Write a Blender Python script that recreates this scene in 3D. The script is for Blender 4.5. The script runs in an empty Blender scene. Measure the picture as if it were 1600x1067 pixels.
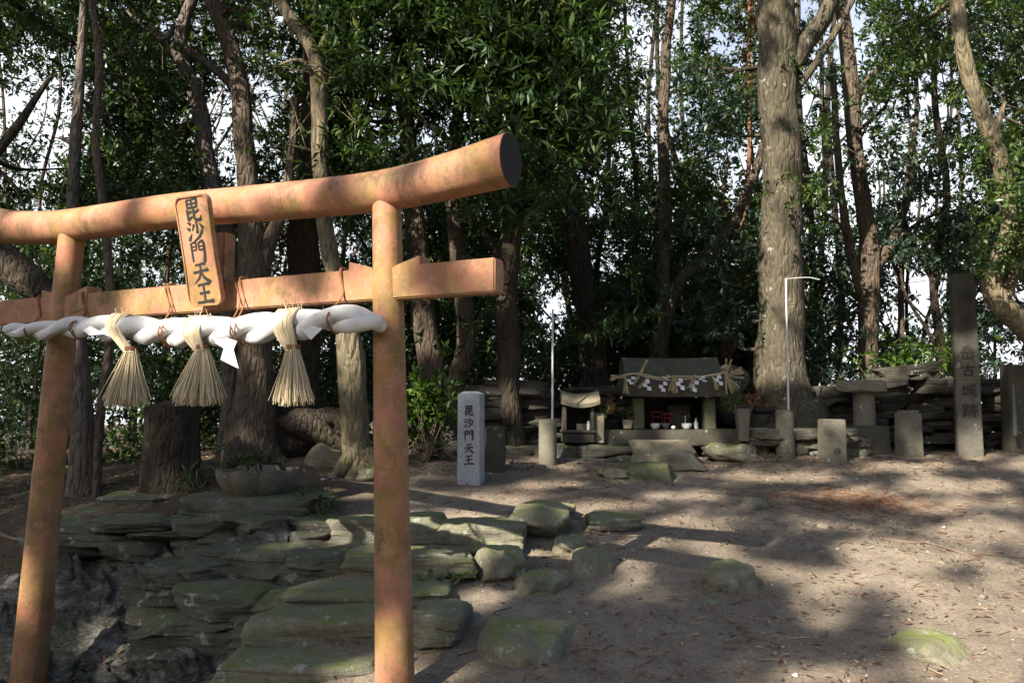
import bpy, bmesh, math, random
import numpy as np
from mathutils import Vector, Matrix

# ------------------------------------------------------------------ camera, sky, sun, exposure
R = math.radians
SC = bpy.context.scene
COL = SC.collection
E = 1.75                        # eye height over the zero level
F = 1290.0                      # focal length in pixels of a 1600 px wide frame
PITCH = math.atan((635 - 533.5) / F)
cam_d = bpy.data.cameras.new("camera")
cam = bpy.data.objects.new("camera", cam_d)
COL.objects.link(cam)
cam.location = (0, 0, E)
cam.rotation_euler = (math.pi / 2 + PITCH, 0, 0)
cam_d.sensor_width = 36
cam_d.lens = 36 * F / 1600
cam_d.clip_start = 0.05
cam_d.clip_end = 8000
SC.camera = cam

SUN_EL, SUN_ROT = R(36), R(219)
SDIR = np.array([math.sin(SUN_ROT) * math.cos(SUN_EL), math.cos(SUN_ROT) * math.cos(SUN_EL), math.sin(SUN_EL)])
world = bpy.data.worlds.new("World")
SC.world = world
world.use_nodes = True
wn = world.node_tree
sky = wn.nodes.new("ShaderNodeTexSky")
sky.sky_type = 'NISHITA'
sky.sun_disc = False
sky.sun_elevation = SUN_EL
sky.sun_rotation = SUN_ROT
sky.air_density = 1.0
sky.dust_density = 2.0
tc_ = wn.nodes.new("ShaderNodeTexCoord")
sx_ = wn.nodes.new("ShaderNodeSeparateXYZ")
wn.links.new(tc_.outputs['Generated'], sx_.inputs[0])
cn_ = wn.nodes.new("ShaderNodeTexNoise")
cn_.inputs['Scale'].default_value = 3.2
cn_.inputs['Detail'].default_value = 6
wn.links.new(tc_.outputs['Generated'], cn_.inputs['Vector'])


def wmath(op, a, b, c=None):
    m_ = wn.nodes.new("ShaderNodeMath")
    m_.operation = op
    m_.use_clamp = op == 'MULTIPLY_ADD'
    for i_, v_ in enumerate((a, b, c)):
        if v_ is None:
            continue
        if isinstance(v_, (int, float)):
            m_.inputs[i_].default_value = v_
        else:
            wn.links.new(v_, m_.inputs[i_])
    return m_.outputs[0]


north = wmath('MULTIPLY_ADD', sx_.outputs[1], 2.0, -0.3)          # the half of the sky away from the sun
low = wmath('MULTIPLY_ADD', sx_.outputs[2], -1.6, 1.5)            # cloud thins out towards the zenith
puff = wmath('MULTIPLY_ADD', cn_.outputs['Fac'], 2.6, -0.55)
cloud = wmath('MULTIPLY', wmath('MULTIPLY', north, low), puff)
mxw = wn.nodes.new("ShaderNodeMix")
mxw.data_type = 'RGBA'
wn.links.new(cloud, mxw.inputs[0])
wn.links.new(sky.outputs[0], mxw.inputs[6])
mxw.inputs[7].default_value = (7.4, 7.6, 8.1, 1)
wn.links.new(mxw.outputs[2], wn.nodes["Background"].inputs[0])
wn.nodes["Background"].inputs[1].default_value = 0.07
sun_d = bpy.data.lights.new("sun", 'SUN')
sun_d.energy = 5.0
sun_d.angle = R(0.55)
sun_d.color = (1.0, 0.90, 0.76)
sun = bpy.data.objects.new("sun", sun_d)
COL.objects.link(sun)
sun.rotation_euler = Vector(SDIR).to_track_quat('Z', 'Y').to_euler()
SC.view_settings.view_transform = 'Standard'
SC.view_settings.look = 'None'
SC.view_settings.exposure = 1.45
SC.view_settings.gamma = 1
try:
    SC.cycles.use_denoising = True
    SC.cycles.max_bounces = 7
    SC.cycles.diffuse_bounces = 4
    SC.cycles.glossy_bounces = 2
    SC.cycles.transmission_bounces = 3
    SC.cycles.caustics_reflective = False
    SC.cycles.caustics_refractive = False
    SC.cycles.sample_clamp_indirect = 6
except Exception:
    pass

# ------------------------------------------------------------------ helpers: projection, noise, meshes
CP, SP_ = math.cos(PITCH), math.sin(PITCH)


def ray(px, py):
    u = (px - 800) / F
    v = (533.5 - py) / F
    return np.array([u, CP - v * SP_, SP_ + v * CP])


def P(px, py, Y):
    d = ray(px, py)
    p = d * (Y / d[1])
    return np.array([p[0], p[1], p[2] + E])


def M(px, Y):
    return px * Y / F


def project(p):
    p = np.asarray(p, float)
    x, y, z = p[..., 0], p[..., 1], p[..., 2] - E
    dep = y * CP + z * SP_
    up = -y * SP_ + z * CP
    dep = np.where(dep < 0.05, 0.05, dep)
    return 800 + F * x / dep, 533.5 - F * up / dep


_rs = np.random.RandomState(11)
_TAB = _rs.rand(64, 64, 64)


def vnoise(p):
    p = np.asarray(p, float) + 1000.0
    i = np.floor(p).astype(int)
    f = p - i
    f = f * f * (3 - 2 * f)
    out = 0
    for dx in (0, 1):
        wx = f[..., 0] if dx else 1 - f[..., 0]
        for dy in (0, 1):
            wy = f[..., 1] if dy else 1 - f[..., 1]
            for dz in (0, 1):
                wz = f[..., 2] if dz else 1 - f[..., 2]
                out = out + wx * wy * wz * _TAB[(i[..., 0] + dx) % 64, (i[..., 1] + dy) % 64, (i[..., 2] + dz) % 64]
    return out


def fbm(p, o=3):
    p = np.asarray(p, float)
    s, a, t = 0, 1.0, 0
    for k in range(o):
        s = s + a * (vnoise(p * 2 ** k + 17.3 * k) - 0.5)
        t += a
        a *= 0.5
    return s / t * 2


def mesh_np(name, V, Q, attr=None, smooth=False):
    V = np.asarray(V, np.float32)
    Q = np.asarray(Q, np.int32)
    me = bpy.data.meshes.new(name)
    me.vertices.add(len(V))
    me.vertices.foreach_set("co", V.ravel())
    n, k = Q.shape
    me.loops.add(n * k)
    me.loops.foreach_set("vertex_index", Q.ravel())
    me.polygons.add(n)
    me.polygons.foreach_set("loop_start", np.arange(0, n * k, k, dtype=np.int32))
    if attr is not None:
        a = me.attributes.new("rnd", 'FLOAT', 'POINT')
        a.data.foreach_set("value", np.asarray(attr, np.float32))
    me.update(calc_edges=True)
    if smooth:
        me.shade_smooth()
    return me


class MB:
    """collects quads, tris and n-gons into one mesh"""

    def __init__(self):
        self.v, self.f, self.n = [], [], 0

    def add(self, V, Fs):
        V = np.asarray(V, float)
        self.v.append(V)
        o = self.n
        self.f.extend([tuple(int(i) + o for i in f) for f in Fs])
        self.n += len(V)

    def mesh(self, name, smooth=None):
        me = bpy.data.meshes.new(name)
        me.from_pydata(np.concatenate(self.v).tolist(), [], self.f)
        me.update()
        if smooth is not None:
            me.shade_smooth()
            if smooth < 179:
                me.set_sharp_from_angle(angle=R(smooth))
        return me


def link(name, me, mat, parent=None):
    o = bpy.data.objects.new(name, me)
    COL.objects.link(o)
    if mat is not None and len(me.materials) == 0:
        me.materials.append(mat)
    if parent is not None:
        root = parent
        off = Vector((0, 0, 0))
        while root is not None:
            off += Vector(root.location)
            root = root.parent
        me.transform(Matrix.Translation(-off))
        o.parent = parent
    return o


def base_origin(o):
    """moves a one-mesh thing's origin to the middle of its foot"""
    me = o.data
    n = len(me.vertices)
    a = np.empty(n * 3, np.float32)
    me.vertices.foreach_get("co", a)
    a = a.reshape(-1, 3)
    c = (a.min(0) + a.max(0)) / 2
    c[2] = a[:, 2].min()
    me.transform(Matrix.Translation(Vector([-float(i) for i in c])))
    o.location = [float(i) for i in c]
    return o


def tag(o, label=None, cat=None, group=None, kind=None):
    if label:
        o['label'] = label
    if cat:
        o['category'] = cat
    if group:
        o['group'] = group
    if kind:
        o['kind'] = kind
    return o


def thing(name, label, cat, loc, group=None):
    o = bpy.data.objects.new(name, None)
    COL.objects.link(o)
    o.location = [float(i) for i in loc]
    o.empty_display_size = 0.1
    return tag(o, label, cat, group)


def single(name, me, mat, label, cat, group=None):
    return base_origin(tag(link(name, me, mat), label, cat, group))


def tube_vf(pts, rad, seg=10, wob=0.0, wobf=3.0, caps=True, seed=0, ref=None):
    pts = np.asarray(pts, float)
    rad = np.asarray(rad, float)
    n = len(pts)
    T = np.gradient(pts, axis=0)
    T /= np.linalg.norm(T, axis=1)[:, None] + 1e-9
    r0 = np.array([1.0, 0.03, 0.02]) if ref is None else np.asarray(ref, float)
    if abs(T[0] @ r0) > 0.9:
        r0 = np.array([0.02, 1.0, 0.05])
    N = []
    prev = r0
    for t in T:
        b = prev - t * (prev @ t)
        b /= np.linalg.norm(b) + 1e-9
        N.append(b)
        prev = b
    N = np.array(N)
    B = np.cross(T, N)
    a = np.linspace(0, 2 * np.pi, seg, endpoint=False)
    V = pts[:, None, :] + rad[:, None, None] * (np.cos(a)[None, :, None] * N[:, None, :] + np.sin(a)[None, :, None] * B[:, None, :])
    if wob:
        d = V - pts[:, None, :]
        q = np.concatenate([d / (rad[:, None, None] + 1e-6) * 0.8, ], axis=2)
        q[..., 2] += pts[:, None, 2] * 0.6
        s = 1 + wob * fbm(q * 1.3 + seed * 7.1, 3)
        q2 = V * wobf + seed
        s = s + 0.4 * wob * fbm(q2, 2)
        V = pts[:, None, :] + d * s[..., None]
    Vf = V.reshape(-1, 3)
    Q = []
    for i in range(n - 1):
        for j in range(seg):
            k = (j + 1) % seg
            Q.append((i * seg + j, i * seg + k, (i + 1) * seg + k, (i + 1) * seg + j))
    if caps:
        Q.append(tuple(range(seg - 1, -1, -1)))
        Q.append(tuple((n - 1) * seg + j for j in range(seg)))
    return Vf, Q


def spline(pts, k=6):
    """Catmull-Rom through rows of any width"""
    p = np.asarray(pts, float)
    if len(p) < 3:
        t = np.linspace(0, 1, k + 1)[:, None]
        return p[0] * (1 - t) + p[-1] * t
    p = np.vstack([2 * p[0] - p[1], p, 2 * p[-1] - p[-2]])
    out = []
    for i in range(1, len(p) - 2):
        for t in np.linspace(0, 1, k, endpoint=False):
            a, b, c, d = p[i - 1], p[i], p[i + 1], p[i + 2]
            out.append(0.5 * ((2 * b) + (-a + c) * t + (2 * a - 5 * b + 4 * c - d) * t * t + (-a + 3 * b - 3 * c + d) * t ** 3))
    out.append(p[-2])
    return np.array(out)


def box_me(name, sx, sy, sz, bev=0.01, top=1.0, topy=None, segs=2, noise=0.0, seed=0, sub=0):
    """bevelled box standing on z=0; top scales its upper face"""
    bm = bmesh.new()
    bmesh.ops.create_cube(bm, size=1)
    for v in bm.verts:
        k = top if v.co.z > 0 else 1.0
        ky = (topy if topy is not None else top) if v.co.z > 0 else 1.0
        v.co = Vector((v.co.x * sx * k, v.co.y * sy * ky, (v.co.z + 0.5) * sz))
    if sub:
        bmesh.ops.subdivide_edges(bm, edges=bm.edges[:], cuts=sub, use_grid_fill=True)
        ed = [e for e in bm.edges if len(e.link_faces) == 2 and e.calc_face_angle() > 0.7]
    else:
        ed = bm.edges[:]
    if bev:
        bmesh.ops.bevel(bm, geom=ed, offset=bev, segments=segs, affect='EDGES')
    if noise:
        c = np.array([v.co[:] for v in bm.verts])
        d = np.stack([fbm(c * 5 + seed + o, 3) for o in (0, 31, 67)], 1)
        for v, q in zip(bm.verts, d):
            v.co += Vector(q * noise)
    me = bpy.data.meshes.new(name)
    bm.to_mesh(me)
    bm.free()
    me.shade_smooth()
    me.set_sharp_from_angle(angle=R(50))
    return me


def place(me, loc, rz=0.0, rx=0.0, ry=0.0):
    me.transform(Matrix.Translation(Vector([float(i) for i in loc])) @ Matrix.Rotation(rz, 4, 'Z') @ Matrix.Rotation(rx, 4, 'X') @ Matrix.Rotation(ry, 4, 'Y'))
    return me


def lathe_vf(prof, c, seg=20):
    V, Q = [], []
    a = np.linspace(0, 2 * np.pi, seg, endpoint=False)
    for r, z in prof:
        for t in a:
            V.append((c[0] + r * math.cos(t), c[1] + r * math.sin(t), c[2] + z))
    for i in range(len(prof) - 1):
        for j in range(seg):
            k = (j + 1) % seg
            Q.append((i * seg + j, i * seg + k, (i + 1) * seg + k, (i + 1) * seg + j))
    Q.append(tuple(range(seg - 1, -1, -1)))
    Q.append(tuple((len(prof) - 1) * seg + j for j in range(seg)))
    return V, Q


# cube-sphere grid for rocks
def _cubegrid(n):
    V, idx, Fq = [], {}, []

    def vid(p):
        k = tuple(np.round(p, 5))
        if k not in idx:
            idx[k] = len(V)
            V.append(p)
        return idx[k]
    g = np.linspace(-1, 1, n + 1)
    for ax in range(3):
        for sg in (-1, 1):
            for i in range(n):
                for j in range(n):
                    q = []
                    for (a, b) in ((i, j), (i + 1, j), (i + 1, j + 1), (i, j + 1)):
                        p = [0, 0, 0]
                        p[ax] = sg
                        p[(ax + 1) % 3] = g[a]
                        p[(ax + 2) % 3] = g[b]
                        q.append(vid(tuple(p)))
                    Fq.append(q if sg > 0 else q[::-1])
    return np.array(V, float), Fq


CG = {n: _cubegrid(n) for n in (5, 8, 14, 20)}
CG[14] = CG[20]


def rock_vf(c, size, rz=0, rx=0, ry=0, seed=0, e=4.0, amp=0.13, n=8, lam=0.06, cut=(.62, .9), nc=9):
    V, Fq = CG[n]
    q = V / (np.sum(np.abs(V) ** e, axis=1) ** (1 / e))[:, None]
    s = np.asarray(size, float) / 2
    w = q * s
    m = min(s) * 2
    big = max(s) * 2
    w = w * (1 + amp * 1.6 * fbm(q * 1.1 + seed * 3.7, 2))[:, None]
    w = w + q * (amp * m * fbm(w / m * 1.0 + seed * 5.3, 3))[:, None]
    fr = np.random.RandomState(int(seed * 37) % 99991)
    for _ in range(nc):
        pn = fr.normal(size=3) * np.array([1, 1, .75])
        pn /= np.linalg.norm(pn)
        proj = w @ pn
        lim = proj.max() * fr.uniform(*cut)
        ex = np.clip(proj - lim, 0, None)
        w = w - pn * (ex * .92)[:, None]
    w = w + q * (0.05 * m * fbm(w / m * 3.2 + seed, 3))[:, None]
    if lam:
        zz = np.round(w[:, 2] / (m * 0.22) + 0.4 * fbm(w / big * 3 + seed, 2)) * 3.1 + seed
        l = vnoise(np.stack([zz, zz * 0.0 + 2.5, zz * 0 + 0.5 + np.arctan2(w[:, 1], w[:, 0])], 1)) - 0.5
        w[:, :2] *= (1 + lam * 2 * l)[:, None]
    Mx = np.array((Matrix.Rotation(rz, 3, 'Z') @ Matrix.Rotation(rx, 3, 'X') @ Matrix.Rotation(ry, 3, 'Y')))
    return w @ Mx.T + np.asarray(c, float), Fq


# ------------------------------------------------------------------ ground height
CTRL = [  # px, py, depth
    (750, 1067, 4.5), (900, 1067, 4.5), (1300, 1067, 4.5), (1600, 1067, 4.5), (1000, 960, 5.4), (1300, 960, 5.45), (1600, 965, 5.4),
    (850, 960, 5.4), (1000, 870, 6.3), (1300, 870, 6.4), (1600, 880, 6.4), (800, 840, 6.8), (1000, 800, 7.4), (1300, 800, 7.6),
    (1600, 790, 7.8), (740, 757, 8.2), (1000, 763, 8.3), (1300, 745, 9.0), (1600, 735, 9.2), (860, 728, 9.2), (1050, 728, 9.6),
    (1233, 718, 9.8), (1306, 725, 9.5), (1428, 713, 10.0), (1520, 713, 10.0), (1650, 712, 10.0),
    (620, 1062, 4.7), (500, 1010, 5.0), (640, 968, 5.4), (600, 912, 5.9), (600, 855, 6.5), (580, 802, 7.1), (600, 762, 7.8),
    (400, 789, 7.3), (150, 806, 7.3), (250, 772, 7.8), (560, 746, 8.3), (130, 788, 7.8), (30, 803, 7.5), (450, 712, 9.2), (640, 712, 9.2),
    (100, 885, 6.75), (250, 898, 6.7), (300, 975, 6.2), (200, 1067, 5.85), (350, 1067, 5.4), (100, 1000, 6.3), (0, 900, 6.9), (40, 1150, 5.5), (-60, 1150, 5.5), (140, 1130, 5.4),
    (0, 1067, 6.0), (420, 965, 5.7), (-200, 1067, 6.0), (-200, 860, 7.2), (460, 880, 6.3), (440, 830, 6.8), (-150, 780, 8.5), (800, 700, 10.2), (1200, 695, 10.6),
]
_c = np.array([P(*q) for q in CTRL])


def base_h(x, y):
    a = np.interp(y, [-60, -10, 0, 3, 4.5, 6.5, 8, 9.5, 12.5, 15, 20, 40, 110, 900, 4000], [-1.5, -1.8, -1.8, -1.72, -1.55, -1.06, -.79, -.64, -.6, -1.3, -3.6, -13, -30, -55, -60])
    ax = np.abs(x - 1)
    return a - np.interp(ax, [0, 11, 20, 60, 4000], [0, 0, 1.5, 14, 40]) + E


def _tps(r):
    return np.where(r > 1e-6, r * r * np.log(r + 1e-12), 0)


_anch = [(x, y, 0) for x in (-9, -5, 0, 5, 9) for y in (0, 2.5, 12.5, 14)] + [(x, y, 0) for x in (-9, 10) for y in (4, 6, 8, 10)]
_pts = np.vstack([_c[:, :2], np.array([(a[0], a[1]) for a in _anch], float)])
_res = np.concatenate([_c[:, 2] - base_h(_c[:, 0], _c[:, 1]), np.zeros(len(_anch))])
_n = len(_pts)
_A = _tps(np.linalg.norm(_pts[:, None] - _pts[None], axis=2)) + np.eye(_n) * 0.02
_K = np.zeros((_n + 3, _n + 3))
_K[:_n, :_n] = _A
_K[:_n, _n] = 1
_K[:_n, _n + 1:] = _pts
_K[_n, :_n] = 1
_K[_n + 1:, :_n] = _pts.T
_sol = np.linalg.solve(_K, np.concatenate([_res, [0, 0, 0]]))


def gh(x, y):
    x = np.asarray(x, float)
    y = np.asarray(y, float)
    sh = np.broadcast(x, y).shape
    xf = np.broadcast_to(x, sh).ravel()
    yf = np.broadcast_to(y, sh).ravel()
    out = base_h(xf, yf)
    near = (np.abs(xf) < 12) & (yf > -3) & (yf < 16)
    if near.any():
        q = np.stack([xf[near], yf[near]], 1)
        r = np.zeros(len(q))
        for s in range(0, len(q), 20000):
            d = np.linalg.norm(q[s:s + 20000, None] - _pts[None], axis=2)
            r[s:s + 20000] = _tps(d) @ _sol[:_n] + _sol[_n] + q[s:s + 20000] @ _sol[_n + 1:]
        fade = np.clip((12 - np.abs(q[:, 0])) / 3, 0, 1) * np.clip((q[:, 1] + 3) / 3, 0, 1) * np.clip((16 - q[:, 1]) / 3, 0, 1)
        nn = 0.035 * fbm(np.stack([q[:, 0] * 1.3, q[:, 1] * 1.3, q[:, 0] * 0], 1), 3) + 0.012 * fbm(np.stack([q[:, 0] * 6, q[:, 1] * 6, q[:, 0] * 0 + 9], 1), 2)
        out = out.copy()
        out[near] += np.clip(r, -1.2, 1.2) * fade + nn
    return out.reshape(sh)


def g1(x, y):
    return float(gh(np.array([x]), np.array([y]))[0])


# ------------------------------------------------------------------ materials
def new_mat(name):
    m = bpy.data.materials.new(name)
    m.use_nodes = True
    nt = m.node_tree
    b = nt.nodes["Principled BSDF"]
    return m, nt, b


class NT:
    def __init__(self, nt):
        self.nt = nt

    def n(self, t, **kw):
        x = self.nt.nodes.new(t)
        for k, v in kw.items():
            setattr(x, k, v)
        return x

    def l(self, a, b):
        self.nt.links.new(a, b)

    def coord(self, scale=(1, 1, 1), which='Object'):
        c = self.n("ShaderNodeTexCoord")
        mp = self.n("ShaderNodeMapping")
        mp.inputs['Scale'].default_value = scale
        self.l(c.outputs[which], mp.inputs[0])
        return mp.outputs[0]

    def world(self, scale=(1, 1, 1)):
        c = self.n("ShaderNodeNewGeometry")
        mp = self.n("ShaderNodeMapping")
        mp.inputs['Scale'].default_value = scale
        self.l(c.outputs['Position'], mp.inputs[0])
        return mp.outputs[0]

    def noise(self, vec, scale, detail=4, rough=0.55, dist=0.0):
        x = self.n("ShaderNodeTexNoise")
        x.inputs['Scale'].default_value = scale
        x.inputs['Detail'].default_value = detail
        x.inputs['Roughness'].default_value = rough
        x.inputs['Distortion'].default_value = dist
        self.l(vec, x.inputs['Vector'])
        return x.outputs['Fac']

    def vor(self, vec, scale, feature='F1', out='Distance'):
        x = self.n("ShaderNodeTexVoronoi", feature=feature)
        x.inputs['Scale'].default_value = scale
        self.l(vec, x.inputs['Vector'])
        return x.outputs[out]

    def ramp(self, fac, stops):
        r = self.n("ShaderNodeValToRGB")
        el = r.color_ramp.elements
        while len(el) < len(stops):
            el.new(0.5)
        for e_, (p, c) in zip(el, stops):
            e_.position = p
            e_.color = (c, c, c, 1) if isinstance(c, (int, float)) else (*c, 1)
        self.l(fac, r.inputs[0])
        return r.outputs[0]

    def mix(self, fac, a, b, mode='MIX'):
        m = self.n("ShaderNodeMix", data_type='RGBA', blend_type=mode)
        for s, v in ((m.inputs[0], fac), (m.inputs[6], a), (m.inputs[7], b)):
            if isinstance(v, (int, float)):
                s.default_value = v
            elif isinstance(v, tuple):
                s.default_value = (*v, 1)
            else:
                self.l(v, s)
        return m.outputs[2]

    def math(self, op, a, b=0.0):
        m = self.n("ShaderNodeMath", operation=op)
        for s, v in ((m.inputs[0], a), (m.inputs[1], b)):
            if isinstance(v, (int, float)):
                s.default_value = v
            else:
                self.l(v, s)
        return m.outputs[0]

    def upness(self):
        g = self.n("ShaderNodeNewGeometry")
        s = self.n("ShaderNodeSeparateXYZ")
        self.l(g.outputs['Normal'], s.inputs[0])
        return s.outputs[2]

    def attr(self, name):
        a = self.n("ShaderNodeAttribute", attribute_name=name)
        return a.outputs['Fac']

    def bump(self, h, strength, dist, bsdf):
        b = self.n("ShaderNodeBump")
        b.inputs['Strength'].default_value = strength
        b.inputs['Distance'].default_value = dist
        self.l(h, b.inputs['Height'])
        self.l(b.outputs[0], bsdf.inputs['Normal'])


def m_stone(name, c1, c2, moss=0.5, mossc=(0.075, 0.095, 0.022), lichen=0.5, rough=0.9, sc=1.0, bump=0.5, world=True, strata=0.0):
    m, nt, b = new_mat(name)
    t = NT(nt)
    v = t.world() if world else t.coord()
    n1 = t.noise(v, 3.5 * sc, 6, 0.65)
    n2 = t.noise(v, 22 * sc, 5, 0.7)
    n3 = t.noise(v, 90 * sc, 3, 0.6)
    c = t.mix(t.ramp(n1, [(0.35, 0.0), (0.65, 1.0)]), c1, c2)
    c = t.mix(t.ramp(n2, [(0.3, 0.55), (0.7, 0.0)]), c, (c1[0] * .4, c1[1] * .4, c1[2] * .4))
    if moss:
        up = t.upness()
        mm = t.math('ADD', t.math('MULTIPLY', up, 0.22), t.noise(v, 5 * sc, 6, 0.7))
        c = t.mix(t.ramp(mm, [(0.78 - 0.3 * moss, 0.0), (1.0 - 0.25 * moss, 0.85)]), c, t.mix(n2, mossc, (mossc[0] * 1.9, mossc[1] * 1.7, mossc[2] * 1.5)))
    if lichen:
        lv = t.math('ADD', t.noise(v, 9 * sc, 4, 0.6), t.math('MULTIPLY', n3, 0.12))
        c = t.mix(t.ramp(lv, [(0.74 - 0.06 * lichen, 0.0), (0.77 - 0.06 * lichen, 0.75)]), c, (0.36, 0.38, 0.34))
    nt.links.new(c, b.inputs['Base Color'])
    b.inputs['Roughness'].default_value = rough
    st = t.noise(t.world((1.2, 1.2, 11.0)), 4.5 * sc, 4, 0.6)
    h = t.math('ADD', t.math('ADD', t.math('MULTIPLY', n2, 0.7), t.math('MULTIPLY', n3, 0.3)), t.math('MULTIPLY', st, strata))
    t.bump(h, bump, 0.03, b)
    return m


def m_flat(name, col, rough=0.6, var=0.12, sc=12, spec=0.4, bump=0.0, metal=0.0):
    m, nt, b = new_mat(name)
    t = NT(nt)
    v = t.world()
    n = t.noise(v, sc, 4, 0.6)
    k = 1 - var
    c = t.mix(n, (col[0] * k, col[1] * k, col[2] * k), tuple(min(1, i * (1 + var)) for i in col))
    nt.links.new(c, b.inputs['Base Color'])
    b.inputs['Roughness'].default_value = rough
    b.inputs['Specular IOR Level'].default_value = spec
    b.inputs['Metallic'].default_value = metal
    if bump:
        t.bump(n, bump, 0.01, b)
    return m


def m_bark(name, c1, c2, lichen=0.3, moss=0.3, fis=1.0, sc=1.0):
    m, nt, b = new_mat(name)
    t = NT(nt)
    v = t.world((1, 1, 0.22))
    vi = t.world()
    n1 = t.noise(v, 9 * sc, 6, 0.65, 0.4)
    n2 = t.noise(v, 38 * sc, 5, 0.7)
    n3 = t.noise(vi, 2.6, 5, 0.6)
    c = t.mix(t.ramp(n1, [(0.3, 0.0), (0.7, 1.0)]), c1, c2)
    c = t.mix(t.ramp(n2, [(0.35, 0.75 * fis), (0.55, 0.0)]), c, (c1[0] * .35, c1[1] * .35, c1[2] * .35))
    c = t.mix(t.ramp(n3, [(0.5, 0.0), (0.72, 0.75 * moss)]), c, (0.085, 0.095, 0.03))
    lv = t.noise(vi, 7.5, 6, 0.72)
    c = t.mix(t.ramp(lv, [(0.66 - 0.1 * lichen, 0.0), (0.72 - 0.1 * lichen, 0.75 if lichen else 0)]), c, (0.40, 0.40, 0.36))
    nt.links.new(c, b.inputs['Base Color'])
    b.inputs['Roughness'].default_value = 0.92
    b.inputs['Specular IOR Level'].default_value = 0.2
    vc = t.vor(t.world((1, 1, .3)), 16 * sc, 'DISTANCE_TO_EDGE')
    t.bump(t.math('ADD', t.math('ADD', n1, n2), t.ramp(vc, [(0.0, 0.0), (0.25, .6)])), min(1, 0.9 * fis), 0.06, b)
    return m


def m_leaf(name, stops, rough=0.38, trans=0.25, spec=0.5):
    m, nt, b = new_mat(name)
    t = NT(nt)
    a = t.attr("rnd")
    c = t.ramp(a, stops)
    nt.links.new(c, b.inputs['Base Color'])
    b.inputs['Roughness'].default_value = rough
    b.inputs['Specular IOR Level'].default_value = spec
    if trans:
        tr = t.n("ShaderNodeBsdfTranslucent")
        c2 = t.mix(1.0, c, (1.0, 1.0, 0.45), 'MULTIPLY')
        nt.links.new(c2, tr.inputs[0])
        mx = t.n("ShaderNodeMixShader")
        mx.inputs[0].default_value = trans
        nt.links.new(b.outputs[0], mx.inputs[1])
        nt.links.new(tr.outputs[0], mx.inputs[2])
        nt.links.new(mx.outputs[0], nt.nodes["Material Output"].inputs[0])
    return m


# faded vermilion paint with ochre algae
def m_torii(name="faded_vermilion", algae=0.0):
    m, nt, b = new_mat(name)
    t = NT(nt)
    v = t.world()
    n1 = t.noise(v, 2.6, 6, 0.62)
    n2 = t.noise(v, 17, 5, 0.7)
    n3 = t.noise(t.world((1, 1, 0.35)), 60, 4, 0.7)
    c = t.mix(t.ramp(n1, [(0.35, 0.0), (0.65, 1.0)]), (0.37, 0.15, 0.088), (0.45, 0.235, 0.145))
    n4 = t.noise(v, 4.4, 6, 0.7, 0.3)
    c = t.mix(t.ramp(n4, [(0.48 - algae, 0.0), (0.60 - algae, 0.8)]), c, (0.30, 0.19, 0.065))
    n5 = t.noise(v, 7.5, 7, 0.75, 0.2)
    c = t.mix(t.ramp(n5, [(0.52 - algae, 0.0), (0.64 - algae, 0.75)]), c, (0.19, 0.145, 0.05))
    c = t.mix(t.ramp(n2, [(0.55, 0.0), (0.70, 0.55)]), c, (0.46, 0.31, 0.20))
    n6 = t.noise(t.world((1, 1, 0.5)), 11, 8, 0.8, 0.3)
    c = t.mix(t.math('MULTIPLY', t.ramp(n6, [(0.46, 0.0), (0.58, 0.8)]), t.ramp(t.noise(v, 3.1, 4, 0.6), [(0.42, 0.15), (0.6, 1.0)])), c, (0.13, 0.085, 0.05))
    c = t.mix(t.ramp(n3, [(0.58, 0.0), (0.70, 0.5)]), c, (0.15, 0.085, 0.045))
    nt.links.new(c, b.inputs['Base Color'])
    b.inputs['Roughness'].default_value = 0.62
    b.inputs['Specular IOR Level'].default_value = 0.3
    t.bump(t.math('ADD', n2, t.math('MULTIPLY', n3, 0.6)), 0.22, 0.008, b)
    return m


def m_granite():
    m, nt, b = new_mat("speckled_granite")
    t = NT(nt)
    v = t.world()
    vo = t.vor(v, 240, out='Color')
    s = t.n("ShaderNodeSeparateColor")
    nt.links.new(vo, s.inputs[0])
    c = t.ramp(s.outputs[0], [(0.0, (0.14, 0.15, 0.165)), (0.3, (0.31, 0.335, 0.37)), (0.65, (0.44, 0.47, 0.515)), (1.0, (0.58, 0.61, 0.65))])
    c = t.mix(t.ramp(t.noise(v, 6, 4), [(0.4, 0.0), (0.75, 0.35)]), c, (0.22, 0.22, 0.22))
    nt.links.new(c, b.inputs['Base Color'])
    b.inputs['Roughness'].default_value = 0.55
    return m


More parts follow.
